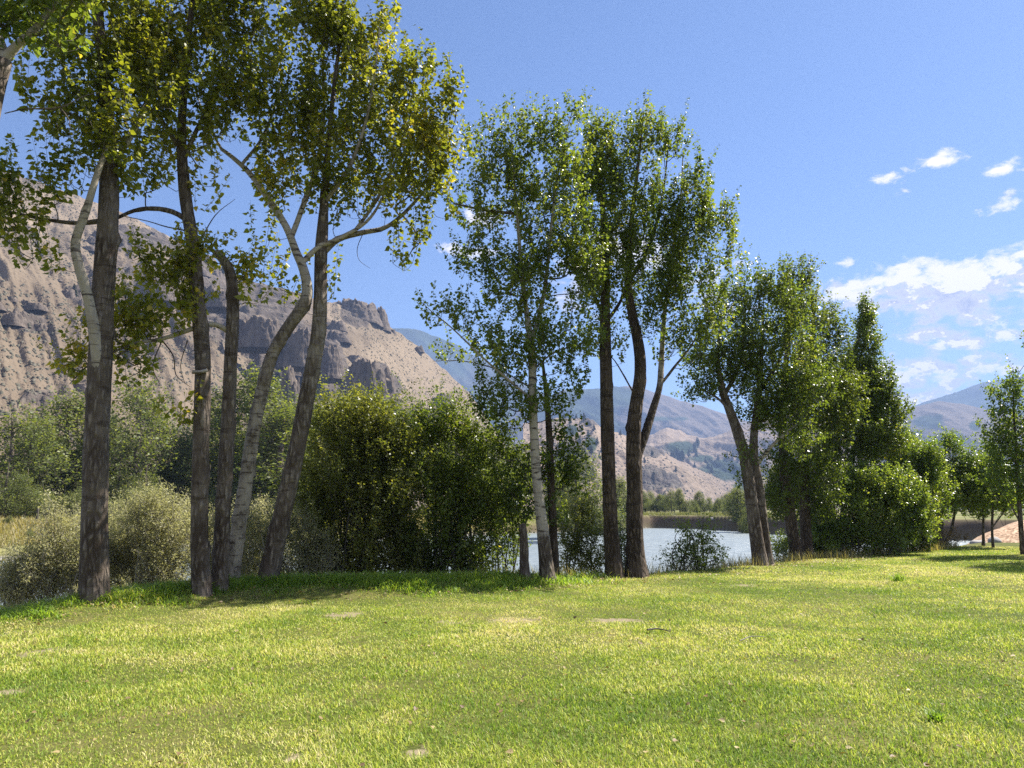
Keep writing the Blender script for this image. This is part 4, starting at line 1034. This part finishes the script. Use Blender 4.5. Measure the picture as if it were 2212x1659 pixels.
# sagebrush scattered over the slopes: nobody could count it
def sage(surf, n, smin, smax, seed, vmin=0, pw=1.4):
    pts, pu, pv, tt = surf
    rng = np.random.RandomState(seed)
    nn = int(np.sum(tt <= 1.0)) - 1
    a = (rng.rand(n) ** pw * (nn - 1)).astype(int); b = rng.randint(0, pts.shape[1] - 1, n)
    f = rng.rand(n)[:, None]; g = rng.rand(n)[:, None]
    p = pts[a, b] * (1 - f) * (1 - g) + pts[a + 1, b] * f * (1 - g) + pts[a, b + 1] * (1 - f) * g + pts[a + 1, b + 1] * f * g
    keep = vn(p[:, 0] * .02, p[:, 1] * .02, None, seed) + .35 * rng.rand(n) > .48
    p = p[keep]; n = len(p)
    s = rng.uniform(smin, smax, n)
    ang = np.linspace(0, 2 * np.pi, 6)[:-1]
    prof = np.vstack([np.stack([np.cos(ang), np.sin(ang), ang * 0 - .25], -1), np.stack([np.cos(ang + .5) * .8, np.sin(ang + .5) * .8, ang * 0 + .55], -1), [[0, 0, .9]]])
    V = p[:, None, :] + prof[None] * s[:, None, None] * rng.uniform(.7, 1.3, (n, len(prof), 1))
    k = np.arange(5)
    f1 = np.stack([k, (k + 1) % 5, 5 + (k + 1) % 5, 5 + k], -1); f2 = np.stack([5 + k, 5 + (k + 1) % 5, np.full(5, 10)], -1)
    off = np.arange(n)[:, None, None] * 11
    tint = np.repeat(rng.rand(n), 5)
    return V.reshape(-1, 3), (f1[None] + off).reshape(-1, 4), (f2[None] + off).reshape(-1, 3), tint


va, qa, ta, tna = sage(H1, 26000, .5, 1.3, 5)
vb, qb, tb_, tnb = sage(H2, 2600, 1.0, 2.4, 6)
o = mesh_obj('sagebrush', np.vstack([va, vb]), [np.vstack([qa, qb + len(va)]), np.vstack([ta, tb_ + len(va)])], M['sage'], attrs={'tint': ('FACE', np.concatenate([tna, tnb, tna, tnb]))})
kind(o, 'stuff')


# ------------------------------------------------------------------ rock outcrops on the left hill
def mat_rock():
    m, t = new_mat('basalt_rock'); N = NT(t)
    g = N.n('ShaderNodeNewGeometry'); p = (g, 0)
    n1 = N.noise(N.mapping(p, (.28, .28, .05)), 1.0, 6, .65); n2 = N.noise(p, .5, 4, .6)
    c = N.mix(N.sm((n1, 0), .35, .65), (.082, .065, .055), (.15, .12, .098))
    c = N.mix(N.math('MULTIPLY', N.sm((n2, 0), .5, .7), .5), (c, 2), (.042, .033, .028))
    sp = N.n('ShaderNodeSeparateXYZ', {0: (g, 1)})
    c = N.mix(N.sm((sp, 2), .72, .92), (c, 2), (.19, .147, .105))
    bp = N.n('ShaderNodeBump', {'Height': (n1, 0), 'Strength': 1.0, 'Distance': 1.5})
    N.n('ShaderNodeOutputMaterial', {0: N.n('ShaderNodeBsdfPrincipled', {'Base Color': (c, 2), 'Roughness': .95, 'Normal': bp, 'Specular IOR Level': .1})})
    return m


M['rock'] = mat_rock()


def outcrop(u, v, w, h, d, label, seed, tilt=0.0, depth=1.0, ridge=None, group=None):
    """rugged columnar rock; u,v centre of its foot, w half width, h height (picture units)"""
    c = P(u, v, d); k = d / F
    rx, ry, hz = w * k, w * k * depth, h * k
    na, nz, nc = (96, 26, 8) if w > 25 else (48, 14, 6)
    a = np.linspace(0, 2 * np.pi, na, endpoint=False)
    zz = np.concatenate([np.linspace(-.5, 1, nz), np.ones(nc)])
    sc_ = np.concatenate([np.ones(nz), np.linspace(.94, .02, nc)])
    A, Zm = np.meshgrid(a, zz); Sm = np.repeat(sc_[:, None], na, 1)
    ca, sa = np.cos(A), np.sin(A)
    col = fbm(ca * 8 + 3, sa * 8 + 7, Zm * 1.2, seed, 5, True) - .5
    big = fbm(ca * 1.2 + 3, sa * 1.2 + 7, Zm * .5, seed + 4, 3) - .5
    stp = np.floor(Zm * 3.2 + big) / 3.2
    rr = (1 - .20 * Zm - .12 * stp + .5 * big + .28 * col) * Sm
    x, y = ca * rr, sa * rr
    tp = fbm(x * 4 + 11, y * 2.5 + 4, None, seed + 9, 5) - .5
    prof = 1.0 if ridge is None else np.interp(x, *ridge)
    z = np.where(Zm > 0, Zm * (prof + 1.1 * tp + tilt * x), Zm)
    V = np.stack([c[0] + x * rx, c[1] + y * ry, c[2] + z * hz], -1).reshape(-1, 3)
    nt = len(zz)
    i = np.arange(nt - 1)[:, None] * na; j = np.arange(na)[None]; j2 = (j + 1) % na
    Q = np.stack([i + j, i + j2, i + na + j2, i + na + j], -1).reshape(-1, 4)
    o_ = mesh_obj('rock_outcrop', V, Q, M['rock'], None, None, False, c)
    o_.location = [float(q_) for q_ in c]
    tag(o_, label, 'rock outcrop', group)


outcrop(775, 690, 42, 36, 1012, 'flat topped cliff crowning the end of the left ridge', 1, -.25, 1.2)
outcrop(824, 702, 17, 34, 1030, 'pointed rock tower at the right end of the ridge cliff', 2, -.1, 1.2, ([-1, -.2, .3, 1], [.5, 1.1, .9, .3]))
outcrop(738, 682, 14, 26, 1000, 'small rock knob at the left end of the ridge cliff', 3)
outcrop(846, 722, 9, 9, 1050, 'tiny rock below the tower on the tan slope', 4)
outcrop(905, 758, 10, 9, 1080, 'small boulder outcrop on the tan slope against the blue mountain', 14)
outcrop(800, 862, 62, 72, 640, 'big dark rock mass at the foot of the tan slope, above the bush tops', 5, -.15, .8, ([-1, -.4, 0, .6, 1], [.5, 1, 1.05, .75, .4]))
outcrop(700, 800, 40, 46, 690, 'blocky dark cliff left of the tan slope, beside the leaning trunk', 6, 0, .8)
outcrop(620, 872, 30, 66, 520, 'pointed dark crag between the two leaning trunks', 7, 0, .8, ([-1, 0, 1], [.4, 1.1, .4]))
outcrop(560, 735, 46, 46, 640, 'broad shadowed cliff face behind the bare topped trunk', 8, -.1, .7)
outcrop(470, 655, 36, 32, 660, 'grey cliff face high behind the slender trunk', 9, -.2, .7)
outcrop(640, 770, 40, 56, 650, 'dark cliff step beside the rightmost leaning trunk', 10, 0, .7)
outcrop(330, 640, 44, 34, 600, 'low grey rock band between thickest and slender trunks', 11, -.1, .7)
outcrop(215, 690, 36, 30, 520, 'dark rock rib crossing behind the thickest trunk', 12, .1, .7)
outcrop(960, 868, 20, 14, 900, 'small dark rock band low on the tan slope', 13, -.2)
outcrop(922, 905, 30, 18, 800, 'dark crumbling rocks above the dark green bush', 15, -.2)

rk_ = np.random.RandomState(12)
nn_ = int(np.sum(H1[3] <= 1.0)); BU, BV = H1[1][:nn_], H1[2][:nn_]
for q in range(72):
    bands = [(540, 700, 130, 70), (480, 610, 70, 35), (340, 600, 110, 40), (690, 800, 70, 60), (280, 530, 90, 30), (700, 725, 40, 22), (190, 640, 80, 60), (80, 690, 80, 50), (600, 850, 80, 50), (120, 860, 130, 30), (880, 920, 90, 30), (300, 760, 120, 50)]
    bu = bands[q % 12]
    u, v = bu[0] + rk_.normal(0, .55) * bu[2], bu[1] + rk_.normal(0, .55) * bu[3]
    dd = (BU - u) ** 2 + (BV - v) ** 2
    ia, ib = np.unravel_index(np.argmin(dd), dd.shape)
    if dd[ia, ib] > 60 or u < -60:
        continue
    yy_ = float(H1[0][ia, ib, 1])
    w_ = rk_.uniform(8, 24)
    outcrop(u, v + 6, w_, w_ * rk_.uniform(.35, .85), yy_ - 3, 'dark craggy rock among many on the gullied left hillside', 100 + q, rk_.uniform(-.4, .2), .8, None, 'crags on the left hillside')

print('vegetation faces', STAT[0])

# ------------------------------------------------------------------ grass
def blades(x, y, length, width, lean, tint, three, rng, droop=.35):
    n = len(x)
    z = terr(x, y)
    a = rng.uniform(0, 2 * np.pi, n)
    side = np.stack([np.cos(a), np.sin(a), np.zeros(n)], -1)
    b = a + np.pi / 2 + rng.normal(0, .6, n)
    fwd = np.stack([np.cos(b), np.sin(b), np.zeros(n)], -1)
    p0 = np.stack([x, y, z - .004], -1)
    upv = np.array([0, 0, 1.0])
    L = length[:, None]; l = lean[:, None]
    hw = side * (width / 2)[:, None]
    mid = p0 + L * .55 * norm(upv + fwd * l * .6)
    tip = mid + L * .5 * norm(upv * (1 - droop * l) + fwd * l * 1.5)
    if three:
        V = np.stack([p0 - hw, p0 + hw, mid + hw * .8, mid - hw * .8, tip], 1)
        q = np.array([[0, 1, 2, 3]]); t3 = np.array([[3, 2, 4]])
        o_ = np.arange(n)[:, None, None] * 5
        return V.reshape(-1, 3), (q[None] + o_).reshape(-1, 4), (t3[None] + o_).reshape(-1, 3), tint
    V = np.stack([p0 - hw, p0 + hw, tip], 1)
    o_ = np.arange(n)[:, None, None] * 3
    return V.reshape(-1, 3), None, (np.array([[0, 1, 2]])[None] + o_).reshape(-1, 3), tint


def lawn_tint(x, y, rng):
    a = fbm(x * .45, y * .45, None, 61, 4); b = fbm(x * 2.2, y * 2.2, None, 62, 3)
    return np.clip(.50 + (a - .5) * 1.35 + (b - .5) * .7 + rng.randn(len(x)) * .27, 0, 1)


rng = np.random.RandomState(99)
NB = 1100000
r = rng.uniform(3.4, 40, NB) ; r = 3.4 + (r - 3.4) ** 1.0
a = np.radians(rng.uniform(-41, 41, NB))
x, y = r * np.sin(a), r * np.cos(a)
s = edge_s(x, y)
bm = bare_mask(x, y)
b2 = fbm(x * 1.6, y * 1.6, None, 77, 4)
thin = sstep(.62, .74, b2) * .45
keep = (s < .25) & (rng.rand(NB) > np.maximum(thin, bm * 1.25 * sstep(.3, .7, fbm(x * 5, y * 5, None, 79, 3))))
x, y, r = x[keep], y[keep], r[keep]
n = len(x)
tall = fbm(x * 1.1, y * 1.1, None, 78, 3)
ln = .8 * (.026 + .032 * sstep(.3, .75, tall) + .018 * rng.rand(n)) * rng.uniform(.7, 1.3, n)
wd = .003 + .0006 * r
lean = rng.uniform(.3, 1.8, n)
ti = lawn_tint(x, y, rng)
near = r < 12
v1, q1, t1, n1 = blades(x[near], y[near], ln[near], wd[near], lean[near], ti[near], True, rng)
v2, _, t2, n2 = blades(x[~near], y[~near], ln[~near], wd[~near] * 1.15, lean[~near], ti[~near], False, rng)
o = mesh_obj('grass', np.vstack([v1, v2]), [q1, np.vstack([t1, t2 + len(v1)])], M['grass'], attrs={'tint': ('FACE', np.concatenate([n1, n1, n2]))})
kind(o, 'stuff')


def edge_pts(n, xa, xb, sa, sb, rng):
    x = rng.uniform(xa, xb, n); s = rng.uniform(sa, sb, n)
    return x, np.interp(x, EX, EY) + s / .8


# long lush grass along the bank edge
x, y = edge_pts(80000, -12, 2.5, -1.7, .5, rng)
sx_ = edge_s(x, y); fall = sstep(-1.7, -.3, sx_ + (fbm(x * 1.5, y * 1.5, None, 83, 3) - .5) * 1.6)
w = fall * (1 - .8 * sstep(-2.5, 2.5, x))
kp = rng.rand(len(x)) < w
x, y, fall = x[kp], y[kp], fall[kp]; n = len(x)
v1, q1, t1, n1 = blades(x, y, (.05 + .95 * fall) * rng.uniform(.10, .32, n), rng.uniform(.010, .020, n), rng.uniform(.5, 1.9, n), np.clip(.35 + .25 * rng.randn(n) + (fbm(x, y, None, 4, 2) - .5), 0, 1), True, rng, .75)
kind(mesh_obj('long_grass', v1, [q1, t1], M['long'], attrs={'tint': ('FACE', np.concatenate([n1, n1]))}), 'stuff')
# sparse dry stems along the rest of the edge
x, y = edge_pts(14000, 0, 19, -.5, .9, rng)
kp = rng.rand(len(x)) < sstep(.35, .7, fbm(x * .9, y * .9, None, 85, 3)) * (.25 + .75 * sstep(9, 14, x))
x, y = x[kp], y[kp]; n = len(x)
v1, q1, t1, n1 = blades(x, y, rng.uniform(.10, .42, n), rng.uniform(.007, .013, n), rng.uniform(.1, .8, n), rng.rand(n), True, rng)
kind(mesh_obj('dry_grass', v1, [q1, t1], M['dry'], attrs={'tint': ('FACE', np.concatenate([n1, n1]))}), 'stuff')
# rough bank grass below the trees
x, y = edge_pts(26000, -14, 14, .3, 4.5, rng)
n = len(x)
v1, q1, t1, n1 = blades(x, y, rng.uniform(.15, .5, n), rng.uniform(.01, .018, n), rng.uniform(.2, 1.2, n), rng.rand(n) * .7, True, rng)
kind(mesh_obj('bank_grass', v1, [q1, t1], M['dry'], attrs={'tint': ('FACE', np.concatenate([n1, n1]))}), 'stuff')
# meadow grass on the far bank
uu = rng.uniform(-60, 1660, 60000); rr = np.interp((uu - 1106) / F, FR, FD) + rng.exponential(18, len(uu)) + 1.5
x = (uu - 1106) / F * rr; y = rr; n = len(x)
v1, _, t1, n1 = blades(x, y, rng.uniform(.3, .9, n), rng.uniform(.06, .14, n), rng.uniform(.2, 1, n), np.clip(rng.rand(n) * .6 + (fbm(x * .08, y * .08, None, 6, 3) - .3) - .6 * sstep(-.1, .1, x / y), 0, 1), False, rng)
kind(mesh_obj('meadow_grass', v1, [t1], M['dry'], attrs={'tint': ('FACE', n1)}), 'stuff')


# fallen leaves on the lawn
n = 1300
r = rng.uniform(3.6, 32, n); aa = np.radians(rng.uniform(-40, 40, n)); x, y = r * np.sin(aa), r * np.cos(aa)
xe, ye_ = edge_pts(2200, -11, 14, -1.6, 0, rng); x, y = np.concatenate([x, xe]), np.concatenate([y, ye_])
kp = edge_s(x, y) < 0; x, y = x[kp], y[kp]; n = len(x)
dv = rng.randn(n, 3) * np.array([1, 1, .25]); nv = np.array([0, 0, 1.0]) + rng.randn(n, 3) * .35
lv, lf, per = leaf_mesh(np.stack([x, y, terr(x, y) + .03], -1), norm(dv), norm(nv), rng.uniform(.03, .055, n), .8, False)
M['litter'] = mat_leaf('fallen_leaf', [(0, (.13, .075, .035)), (.5, (.27, .18, .07)), (1, (.40, .33, .16))], transl=.15, rough=.6)
kind(mesh_obj('fallen_leaves', lv, lf, M['litter'], attrs={'tint': ('FACE', np.repeat(rng.rand(n), per))}), 'stuff')


# ------------------------------------------------------------------ wood chip mound, stones, small things
def mat_chips():
    m, t = new_mat('wood_chips'); N = NT(t)
    g = N.n('ShaderNodeNewGeometry'); p = (g, 0)
    vo = N.n('ShaderNodeTexVoronoi', {'Vector': p, 'Scale': 9.0}); n = N.noise(p, 1.2, 4)
    sx = N.n('ShaderNodeSeparateColor', {0: (vo, 1)})
    c = N.ramp((sx, 0), [(0, (.16, .09, .055)), (.4, (.38, .25, .16)), (1, (.58, .43, .30))])
    c = N.mix(N.math('MULTIPLY', N.sm((n, 0), .5, .7), .35), c, (.22, .14, .09))
    bp = N.n('ShaderNodeBump', {'Height': (sx, 0), 'Strength': 1.0, 'Distance': .05})
    N.n('ShaderNodeOutputMaterial', {0: N.n('ShaderNodeBsdfPrincipled', {'Base Color': (c, 2), 'Roughness': .95, 'Normal': bp, 'Specular IOR Level': .1})})
    return m


mc = np.array([32.0, 46.0])
ga, gr = np.meshgrid(np.linspace(0, 2 * np.pi, 120, endpoint=False), np.linspace(0, 1, 40))
mx = mc[0] + np.cos(ga) * gr * 13.5; my = mc[1] + np.sin(ga) * gr * 9.5
mz = terr(mx, my) - .15 + 1.25 * (1 - gr ** 4) + (fbm(mx * .7, my * .7, None, 90, 4) - .5) * .35 * (1 - gr) + (fbm(mx * 5, my * 5, None, 91, 2) - .5) * .08
i = np.arange(39)[:, None] * 120; j = np.arange(120)[None]; j2 = (j + 1) % 120
Q = np.stack([i + j, i + 120 + j, i + 120 + j2, i + j2], -1).reshape(-1, 4)
o = mesh_obj('wood_chip_mound', np.stack([mx, my, mz], -1).reshape(-1, 3), Q, mat_chips(), smooth=True)
tag(o, 'broad tan mound of wood chips at the end of the lawn', 'mound')


def stone(x, y, rx, ry, rz, label, mat='stone', seed=0, group=None, sink=.3):
    u_ = np.linspace(0, np.pi, 13); w_ = np.linspace(0, 2 * np.pi, 18, endpoint=False)
    U, Wd = np.meshgrid(u_, w_, indexing='ij')
    nx, ny, nz = np.sin(U) * np.cos(Wd), np.sin(U) * np.sin(Wd), np.cos(U)
    f = 1 + .7 * (fbm(nx * 1.3 + seed, ny * 1.3 + 3, nz * 1.3 + 5, seed, 3) - .5)
    f = np.minimum(f, 1.05)
    V = np.stack([nx * f * rx, ny * f * ry, nz * f * rz], -1).reshape(-1, 3)
    i = np.arange(12)[:, None] * 18; j = np.arange(18)[None]; j2 = (j + 1) % 18
    Q = np.stack([i + j, i + 18 + j, i + 18 + j2, i + j2], -1).reshape(-1, 4)
    o_ = mesh_obj('stone', V, Q, M[mat])
    o_.location = (float(x), float(y), float(terr(x, y)) + rz * (1 - 2 * sink) * .8); o_.rotation_euler = (0, 0, seed * 1.3)
    tag(o_, label, 'stone', group)


rs = np.random.RandomState(55)
for q in range(22):
    th = math.radians(-172 + q * 5.0)
    x, y = mc[0] + math.cos(th) * 13.4 + rs.uniform(-.3, .3), mc[1] + math.sin(th) * 9.4 + rs.uniform(-.3, .3)
    s_ = rs.uniform(.16, .42)
    stone(x, y, s_, s_ * rs.uniform(.6, 1), s_ * rs.uniform(.45, .7), 'grey stone in the row edging the wood chip mound', 'stone', q + 1, 'stones edging the wood chip mound')
w0 = P(1006, 1636, 4.9)
stone(w0[0], w0[1], .045, .035, .03, 'small white stone lying in the near lawn', 'whitestone', 31, None, .1)
for q in range(26):
    u = rs.uniform(1050, 1120) if q < 9 else rs.uniform(1388, 1440) if q < 13 else rs.uniform(1400, 1590)
    d = rs.uniform(21.5, 23.5) if q < 13 else np.interp((u - 1106) / F, FR, FD) - rs.uniform(1.5, 5)
    s_ = rs.uniform(.1, .25) if q < 13 else rs.uniform(.25, .7)
    x = (u - 1106) / F * d
    stone(x, d, s_, s_ * .8, s_ * .5, 'pale rounded cobble at the near water line' if q < 13 else 'pale boulder on the gravel below the cut bank', 'stone', q + 60, 'cobbles at the near water line' if q < 13 else 'boulders below the cut bank', .1)


def stick_obj(name, pts, r, label, cat, mat):
    c, v = spline(pts, [r, r * .8, r * .4][:len(pts)], .05)
    V, Fc = tube(c, v[:, 0], 6, 5, .1)
    o_ = mesh_obj(name, V, Fc, M[mat], None, None, True, c[0]); o_.location = [float(k_) for k_ in c[0]]
    tag(o_, label, cat)


def gp(u, v, up=.03):
    d = EYE * F / (v - VH); p = P(u, v, d); p[2] = float(terr(p[0], p[1])) + up
    return p


stick_obj('fallen_twig', [gp(1598, 1371), gp(1622, 1368, .06), gp(1652, 1367, .05)], .007, 'thin pale twig lying on the lawn right of centre', 'twig', 'paletwig')
stick_obj('fallen_twig', [gp(1398, 1352, .05), gp(1420, 1350, .05), gp(1448, 1353, .04)], .014, 'short brown stick lying on the lawn below the forked trunk', 'twig', 'twig')
for q, (u, v, d, lb) in enumerate([(76, 1153, 76, 'dark fence post on the far meadow near the left edge'), (385, 1147, 84, 'dark fence post on the far bank seen left of the slender trunk')]):
    x = float(P(u, v, d)[0]); z = float(terr(x, d))
    c, vv = spline([(x, d, z - .3), (x + .03, d, z + .8), (x + .05, d, z + 1.5)], [.12, .11, .1], .3)
    V, Fc = tube(c, vv[:, 0], 8, q, .06)
    o_ = mesh_obj('fence_post', V, Fc, M['twig'], None, None, True, (x, d, z)); o_.location = (x, d, z)
    tag(o_, lb, 'post')


# tufts of coarse grass standing out of the lawn
for q, (u, v, k_, lb) in enumerate([(1941, 1250, .16, 'dark coarse grass tuft at the far right of the lawn, nearer the bushes'), (2020, 1520, .07, 'dark clover like tuft in the near right lawn')]):
    b = gp(u, v, 0); n = 110; rr = rng.uniform(0, k_, n); aa = rng.uniform(0, 6.28, n)
    v1, q1, t1, n1 = blades(b[0] + rr * np.cos(aa), b[1] + rr * np.sin(aa), rng.uniform(.4, 1.3, n) * k_ * 1.5, np.full(n, .012), rng.uniform(.3, 1.4, n), np.full(n, .05) + rng.rand(n) * .2, True, rng)
    o_ = mesh_obj('grass_tuft', v1, [q1, t1], M['long'], None, {'tint': ('FACE', np.concatenate([n1, n1]))}, False, b); o_.location = [float(c_) for c_ in b]
    tag(o_, lb, 'grass tuft')

# ------------------------------------------------------------------ world, sun, haze, camera
# unseen clouds added behind the photographer to fill the shade (azimuth, elevation, radii, strength)
FILL_CLOUDS = [(-2.0, .45, .45, .28, 1.0), (-2.75, .6, .4, .3, 1.0), (2.7, .5, .45, .28, 1.0), (2.0, .38, .4, .2, .9), (-1.6, .3, .3, .15, .8), (2.3, .95, .5, .2, .8), (-2.4, 1.0, .5, .2, .8)]


def build_world():
    w = bpy.data.worlds.new('World'); sc.world = w
    w.use_nodes = True
    t = w.node_tree; t.nodes.clear(); N = NT(t)
    sky = N.n('ShaderNodeTexSky', sky_type='NISHITA')
    sky.sun_disc = False; sky.sun_elevation = SUN_EL; sky.sun_rotation = SUN_AZ
    sky.altitude = 1200; sky.air_density = 1.0; sky.dust_density = .6; sky.ozone_density = 1.6
    hs = N.n('ShaderNodeMix', {0: 1.0}, data_type='RGBA', blend_type='MULTIPLY')
    t.links.new(sky.outputs[0], hs.inputs[6]); hs.inputs[7].default_value = (*SKY_TINT, 1)
    tc = N.n('ShaderNodeTexCoord')
    sp = N.n('ShaderNodeSeparateXYZ', {0: (tc, 0)})
    az = N.math('ARCTAN2', (sp, 0), (sp, 1))
    el = N.math('ARCSINE', (sp, 2))

    def ang(u, v):
        p = P(u, v, 1.0) - np.array([0, 0, EYE]); p = p / np.linalg.norm(p)
        return math.atan2(p[0], p[1]), math.asin(p[2])
    # clouds, each an elliptical mass in the sky (u, v, ru, rv, strength)
    masses = [(2010, 628, 190, 46, 1.0), (2170, 632, 150, 56, 1.15), (1860, 625, 110, 34, .8), (2000, 725, 70, 17, .8), (2080, 742, 60, 13, .7), (2190, 722, 50, 22, .6), (1975, 815, 130, 42, 1.0), (2080, 800, 60, 30, .9),
              (1930, 870, 150, 40, .9), (2180, 800, 45, 16, .5), (2035, 342, 36, 15, .85), (1915, 388, 38, 13, .62), (2185, 440, 42, 18, .5), (2165, 366, 30, 9, .42), (1925, 420, 30, 9, .3),
              (1818, 568, 24, 8, .4), (1005, 543, 75, 17, .85), (1045, 470, 55, 22, .85), (1360, 560, 130, 60, .6), (1250, 600, 90, 60, .6), (1500, 640, 90, 60, .5), (2330, 620, 160, 80, 1.0),
              (2500, 500, 120, 40, .8), (2420, 780, 160, 40, .8)]

    def density(doff):
        e = N.math('ADD', el, doff[1]); a = N.math('ADD', az, doff[0])
        m = None
        for (u, v, ru, rv, s) in masses:
            a0, e0 = ang(u, v)
            dx = N.math('MULTIPLY', N.math('SUBTRACT', a, a0), 1 / (ru / F))
            dy = N.math('MULTIPLY', N.math('SUBTRACT', e, e0), 1 / (rv / F))
            d = N.math('SQRT', N.math('ADD', N.math('MULTIPLY', dx, dx), N.math('MULTIPLY', dy, dy)))
            q = N.math('MULTIPLY', N.math('SUBTRACT', 1.35, d), s)
            m = q if m is None else N.math('MAXIMUM', m, q)
        for (a0, e0, ra, re, s) in FILL_CLOUDS:
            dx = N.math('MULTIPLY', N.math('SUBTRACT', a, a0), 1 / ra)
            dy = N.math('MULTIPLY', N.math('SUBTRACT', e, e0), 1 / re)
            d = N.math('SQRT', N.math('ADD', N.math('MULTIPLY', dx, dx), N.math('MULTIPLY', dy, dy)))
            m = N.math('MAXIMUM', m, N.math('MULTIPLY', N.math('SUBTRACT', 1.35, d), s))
        cb = N.n('ShaderNodeCombineXYZ', {0: a, 1: N.math('MULTIPLY', e, 1.7), 2: 0.3})
        n = N.math('ADD', N.math('MULTIPLY', (N.noise(cb, 12.0, 6, .6, .3), 0), .55), N.math('MULTIPLY', (N.noise(cb, 46.0, 6, .62, .4), 0), .45))
        n = N.math('MULTIPLY', N.math('SUBTRACT', n, .5), 4.6)
        m = N.math('MINIMUM', m, .75)
        return N.math('ADD', m, n)
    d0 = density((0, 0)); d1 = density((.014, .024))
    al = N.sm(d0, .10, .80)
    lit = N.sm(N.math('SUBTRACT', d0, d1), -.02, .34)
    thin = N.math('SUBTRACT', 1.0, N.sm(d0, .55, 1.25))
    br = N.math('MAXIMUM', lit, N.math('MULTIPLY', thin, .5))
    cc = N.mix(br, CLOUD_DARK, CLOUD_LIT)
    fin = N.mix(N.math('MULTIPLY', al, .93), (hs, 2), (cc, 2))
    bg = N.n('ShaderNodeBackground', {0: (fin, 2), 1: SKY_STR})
    N.n('ShaderNodeOutputWorld', {0: bg})
    w.cycles.sampling_method = 'MANUAL'; w.cycles.sample_map_resolution = 512


SKY_STR = .071
SKY_TINT = (.63, .725, .885)
k = 1.0 / SKY_STR / (2 ** EXPO)
CLOUD_LIT = (1.4 * k, 1.3 * k, 1.26 * k)
CLOUD_DARK = (.46 * k, .50 * k, .72 * k)
build_world()

ld = bpy.data.lights.new('sun', 'SUN'); ld.energy = 5.0; ld.angle = math.radians(.53); ld.color = (1.0, .95, .86)
lo = bpy.data.objects.new('sun', ld); COL.objects.link(lo)
sdir = Vector((math.sin(SUN_AZ) * math.cos(SUN_EL), math.cos(SUN_AZ) * math.cos(SUN_EL), math.sin(SUN_EL)))
lo.rotation_euler = (-sdir).to_track_quat('-Z', 'Y').to_euler()
lo.location = (20, 10, 60)


def haze(density):
    x, y0, y1, z0, z1 = 6450, -6450, 6500, -8.5, 1030
    V = np.array([[a, b, c] for c in (z0, z1) for b in (y0, y1) for a in (-x, x)], float)
    Fc = np.array([[0, 2, 3, 1], [4, 5, 7, 6], [0, 1, 5, 4], [2, 6, 7, 3], [0, 4, 6, 2], [1, 3, 7, 5]])
    m, t = new_mat('thin_blue_air'); N = NT(t)
    v = N.n('ShaderNodeVolumePrincipled', {'Color': (.33, .47, .80, 1), 'Density': density, 'Anisotropy': .1})
    o_ = t.nodes.new('ShaderNodeOutputMaterial'); t.links.new(v.outputs[0], o_.inputs['Volume'])
    kind(mesh_obj('haze', V, Fc, m), 'stuff')


haze(HAZE)

cd = bpy.data.cameras.new('camera'); cd.sensor_width = 36; cd.lens = 36 * F / W; cd.clip_end = 40000; cd.clip_start = .1
co = bpy.data.objects.new('camera', cd); COL.objects.link(co)
co.location = (0, 0, EYE); co.rotation_euler = (math.pi / 2 + PITCH, 0, 0)
sc.camera = co
sc.view_settings.view_transform = 'Standard'; sc.view_settings.look = 'None'
sc.view_settings.exposure = EXPO; sc.view_settings.gamma = 1
sc.render.engine = 'CYCLES'
cy = sc.cycles
cy.max_bounces = 8; cy.diffuse_bounces = 5; cy.glossy_bounces = 2; cy.transmission_bounces = 4; cy.volume_bounces = 0; cy.transparent_max_bounces = 8
cy.sample_clamp_indirect = 6; cy.use_denoising = False; cy.denoiser = 'OPENIMAGEDENOISE'
cy.caustics_reflective = False; cy.caustics_refractive = False
cy.use_adaptive_sampling = False
